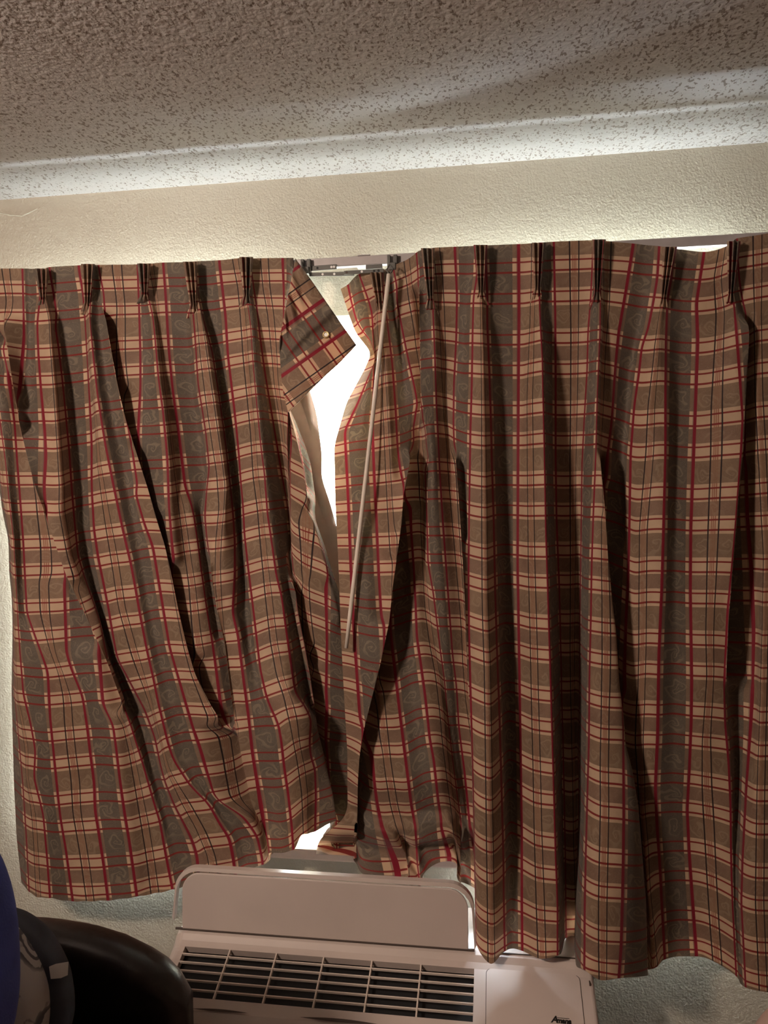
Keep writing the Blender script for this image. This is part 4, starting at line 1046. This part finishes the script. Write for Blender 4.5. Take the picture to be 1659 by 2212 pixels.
def lettering(txt, x, t, size, sx, name, bold):
    cu = bpy.data.curves.new(name, 'FONT')
    cu.body = txt
    cu.size = size
    cu.shear = 0.28
    cu.offset = bold
    cu.extrude = 0.0003
    tmp = bpy.data.objects.new(name, cu)
    col.objects.link(tmp)
    bpy.context.view_layer.update()
    me = bpy.data.meshes.new_from_object(tmp.evaluated_get(bpy.context.evaluated_depsgraph_get()))
    bpy.data.objects.remove(tmp)
    o = bpy.data.objects.new(name, me)
    me.materials.clear()
    me.materials.append(M['ink'])
    col.objects.link(o)
    dn = (slope(0, 1) - slope(0, 0)).normalized()
    nr_ = Vector((0, -0.353, 0.936))
    Mx = Matrix(((sx, 0, 0), (0, -dn.y, nr_.y), (0, -dn.z, nr_.z))).to_4x4()
    o.parent = door
    me.transform(Matrix.Translation(slope(x, t, 0.0026)) @ Mx)
    return o
lettering('A', 0.116, 0.895, 0.023, 1.0, 'brand_lettering', 0.0007)
lettering('mana', 0.1285, 0.895, 0.0175, 0.92, 'brand_lettering', 0.0009)
b_ = bmesh.new()
for i in range(14):
    x = 0.131 + i * 0.0021
    v4 = [b_.verts.new(slope(a, t, 0.0026)) for a, t in ((x, 0.80), (x + 0.0015, 0.80), (x + 0.0015, 0.815), (x, 0.815))]
    b_.faces.new(v4)
ln = bm_obj('small_print', b_, M['ink'])
ln.parent = door
b_ = bmesh.new()
pts = [(0.165 + 0.06 * math.cos(a), 1.165 - 0.125 * max(0.0, math.sin(a)) ** 0.6) for a in np.linspace(math.pi, 0, 16)]
b_.faces.new([b_.verts.new(slope(x, t, 0.0026)) for x, t in pts if x < DX1 - 0.004])
fr_o = bm_obj('finger_recess', b_, M['plastic_bar'])
fr_o.parent = door
for (xa, xb, ta, tb, bow) in ((-0.78, -0.63, 1.22, 1.21, 0.05), (-0.50, -0.30, 1.20, 1.20, 0.06)):
    b_ = bmesh.new()
    up_, lo_ = [], []
    for k in range(13):
        u_ = k / 12
        m_ = math.sin(math.pi * u_)
        up_.append(b_.verts.new(slope(xa + (xb - xa) * u_, ta + (tb - ta) * u_ - bow * m_ * 0.6, 0.0012 + 0.002)))
        lo_.append(b_.verts.new(slope(xa + (xb - xa) * u_, ta + (tb - ta) * u_ + bow * m_ * 0.4, 0.0012 + 0.002)))
    for k in range(12):
        b_.faces.new((up_[k], up_[k + 1], lo_[k + 1], lo_[k]))
    adopt(bm_obj('pull_slot', b_, M['seam']), ac)
b_ = bmesh.new()
box(b_, AX1 - 0.013, AX1 - 0.011, -0.262, -0.248, 0.342, 0.347)
adopt(bm_obj('side_slot', b_, M['seam']), ac)

# ------------------------------------------------------------------ armchair with bedding, round cushion
from mathutils import noise as mnoise
chair = tag(empty('armchair', (-1.05, -0.86, 0.0)), 'dark brown leather armchair beside the air conditioner', 'armchair')
def roll(path, wid, hgt, name, zb, mat):
    """Padded arm or back: rounded top roll over a wall that drops to zb."""
    b2 = bmesh.new()
    rings = []
    n = len(path)
    for i, p in enumerate(path):
        p = Vector(p)
        a, c = Vector(path[max(0, i - 1)]), Vector(path[min(n - 1, i + 1)])
        tdir = Vector((c.x - a.x, c.y - a.y, 0)).normalized()
        s_ = Vector((-tdir.y, tdir.x, 0))
        e = min(i, n - 1 - i)
        k = (0.45, 0.80, 0.95)[e] if e < 3 else 1.0
        ring = [p + s_ * (-wid * 0.42 * k) + Vector((0, 0, zb - p.z))]
        for q in range(13):
            ang = math.pi + 0.35 - (math.pi + 0.7) * q / 12
            ring.append(p + s_ * (wid * 0.5 * k * math.cos(ang)) + Vector((0, 0, -hgt * 0.5 + hgt * 0.5 * k * math.sin(ang) + (k - 1) * 0.02)))
        ring.append(p + s_ * (wid * 0.42 * k) + Vector((0, 0, zb - p.z)))
        rings.append([b2.verts.new(v) for v in ring])
    for r0, r1 in zip(rings, rings[1:]):
        for q in range(len(r0)):
            b2.faces.new((r0[q], r0[(q + 1) % len(r0)], r1[(q + 1) % len(r0)], r1[q]))
    b2.faces.new(rings[0])
    b2.faces.new(rings[-1][::-1])
    o = bm_obj(name, b2, mat, None, True)
    return adopt(o, chair)
def arm_z(x):
    return float(np.interp(x, [-1.5, -1.12, -1.05, -0.95, -0.87, -0.80, -0.75, -0.71], [0.60, 0.605, 0.606, 0.598, 0.580, 0.552, 0.530, 0.505]))
roll([(x, -0.585, arm_z(x)) for x in np.linspace(-1.40, -0.705, 22)], 0.11, 0.10, 'arm', 0.10, M['leather'])
roll([(x, -1.135, arm_z(x)) for x in np.linspace(-1.40, -0.705, 22)], 0.11, 0.10, 'arm', 0.10, M['leather'])
roll([(-1.42, y, 0.70) for y in np.linspace(-1.19, -0.53, 14)], 0.14, 0.12, 'backrest', 0.10, M['leather'])
b_ = bmesh.new()
box(b_, -1.34, -0.72, -1.075, -0.645, 0.30, 0.42)
adopt(bevel(bm_obj('seat', b_, M['leather']), 0.04, 4), chair)
b_ = bmesh.new()
box(b_, -1.36, -0.76, -1.07, -0.65, 0.09, 0.29)
adopt(bm_obj('base', b_, M['leather']), chair)
for x in (-1.38, -0.78):
    for y in (-1.10, -0.62):
        b_ = bmesh.new()
        tube(b_, [(x, y, 0.0), (x, y, 0.10)], [0.018, 0.026], 10)
        adopt(bm_obj('leg', b_, M['seam']), chair)
def heap(name, c, r, amp, freq, seed, mat, flat=None, power=2.0, tilt=0.0):
    """Soft lumpy cloth heap with folds."""
    b2 = bmesh.new()
    bmesh.ops.create_uvsphere(b2, u_segments=72, v_segments=48, radius=1.0)
    for v in b2.verts:
        p = v.co.copy()
        p = Vector([math.copysign(abs(q) ** (2.0 / power), q) for q in p])
        f = mnoise.noise(Vector((p.x * freq + seed, p.y * freq, p.z * freq * 0.45)))
        g = mnoise.noise(Vector((p.x * freq * 2.3 + seed, p.y * freq * 2.3 + 5, p.z * freq)))
        p *= 1 + amp * f + amp * 0.4 * g
        v.co = Vector((c[0] + p.x * r[0] + tilt * p.z * r[2], c[1] + p.y * r[1], c[2] + p.z * r[2]))
        if flat is not None and v.co.z < flat:
            v.co.z = flat
    return bm_obj(name, b2, mat, None, True)

M['blue'] = plain('blue_fleece', (0.045, 0.055, 0.23), 0.85, var=0.15, vscale=14, bump=0.4, bscale=260)
M['greycloth'] = plain('dark_grey_cotton', (0.040, 0.042, 0.055), 0.85, var=0.15, bump=0.3)
M['cushion'] = plain('pale_pink_cotton', (0.52, 0.37, 0.31), 0.8, var=0.05, bump=0.2)
def rose_print():
    t = NT('grey_rose_print')
    co = t.coord()
    d1 = t.voronoi(co, 7.0)
    wob = t.noise(co, 26.0, 3)
    ringv = t.math('SINE', t.math('ADD', t.math('MULTIPLY', d1, 42.0), t.math('MULTIPLY', wob, 9.0)))
    petals = t.math('MULTIPLY', t.smooth(ringv, 0.05, 0.6), t.math('SUBTRACT', 1.0, t.smooth(d1, 0.34, 0.46)))
    stems = t.math('MULTIPLY', t.smooth(t.noise(co, 15.0, 3, 0.6, 1.5), 0.58, 0.64), 0.6)
    mk = t.math('MAXIMUM', petals, stems)
    base = t.mix(mk, c4(0.40, 0.36, 0.34), c4(0.085, 0.08, 0.085))
    return t.done(t.principled(base, 0.85, 0.0, t.bump(t.noise(co, 400.0, 1), 0.2, 0.001), 0.2))
M['rose'] = rose_print()

quilt = tag(empty('quilt', (-1.10, -0.83, 0.42)), 'white quilt with grey rose print bundled in the armchair', 'quilt')
adopt(heap('printed_side', (-1.10, -0.85, 0.60), (0.215, 0.12, 0.185), 0.05, 1.6, 3.0, M['rose'], 0.425, 2.2, -0.10), quilt)
adopt(heap('grey_underside', (-1.075, -0.785, 0.575), (0.205, 0.10, 0.175), 0.05, 1.8, 8.0, M['greycloth'], 0.425, 2.2, -0.10), quilt)
b_ = bmesh.new()
p0, p1, p2, p3 = (Vector(at(*q)) for q in ((104, 2088, 0.83), (134, 2083, 0.80), (132, 2114, 0.82), (108, 2116, 0.84)))
f1 = [b_.verts.new(v) for v in (p0, p1, p2, p3)]
f2 = [b_.verts.new(v + Vector((0.004, 0.02, -0.006))) for v in (p0, p1, p2, p3)]
b_.faces.new(f1)
b_.faces.new(f2[::-1])
for i in range(4):
    b_.faces.new((f1[i], f2[i], f2[(i + 1) % 4], f1[(i + 1) % 4]))
adopt(bevel(bm_obj('turned_corner', b_, M['rose']), 0.003), quilt)
blue = tag(heap('blanket', (-1.075, -1.12, 0.845), (0.295, 0.14, 0.275), 0.03, 1.3, 1.0, M['blue'], 0.613, 2.6, 0.0), 'plain blue fleece blanket heaped at the left edge of the picture', 'blanket')

pouf = tag(empty('pouf', (0.668, -0.60, 0.0)), 'pale pink round pouf just showing in the lower right corner', 'pouf')
adopt(heap('cover', (0.668, -0.60, 0.290), (0.20, 0.20, 0.285), 0.01, 1.0, 2.0, M['cushion'], 0.0, 2.0), pouf)
b_ = bmesh.new()
tube(b_, [(0.668 + 0.012 * math.cos(a), -0.60 + 0.012 * math.sin(a), 0.576) for a in np.linspace(0, 2 * math.pi, 12)], 0.004, 6)
adopt(bm_obj('button', b_, M['cushion']), pouf)
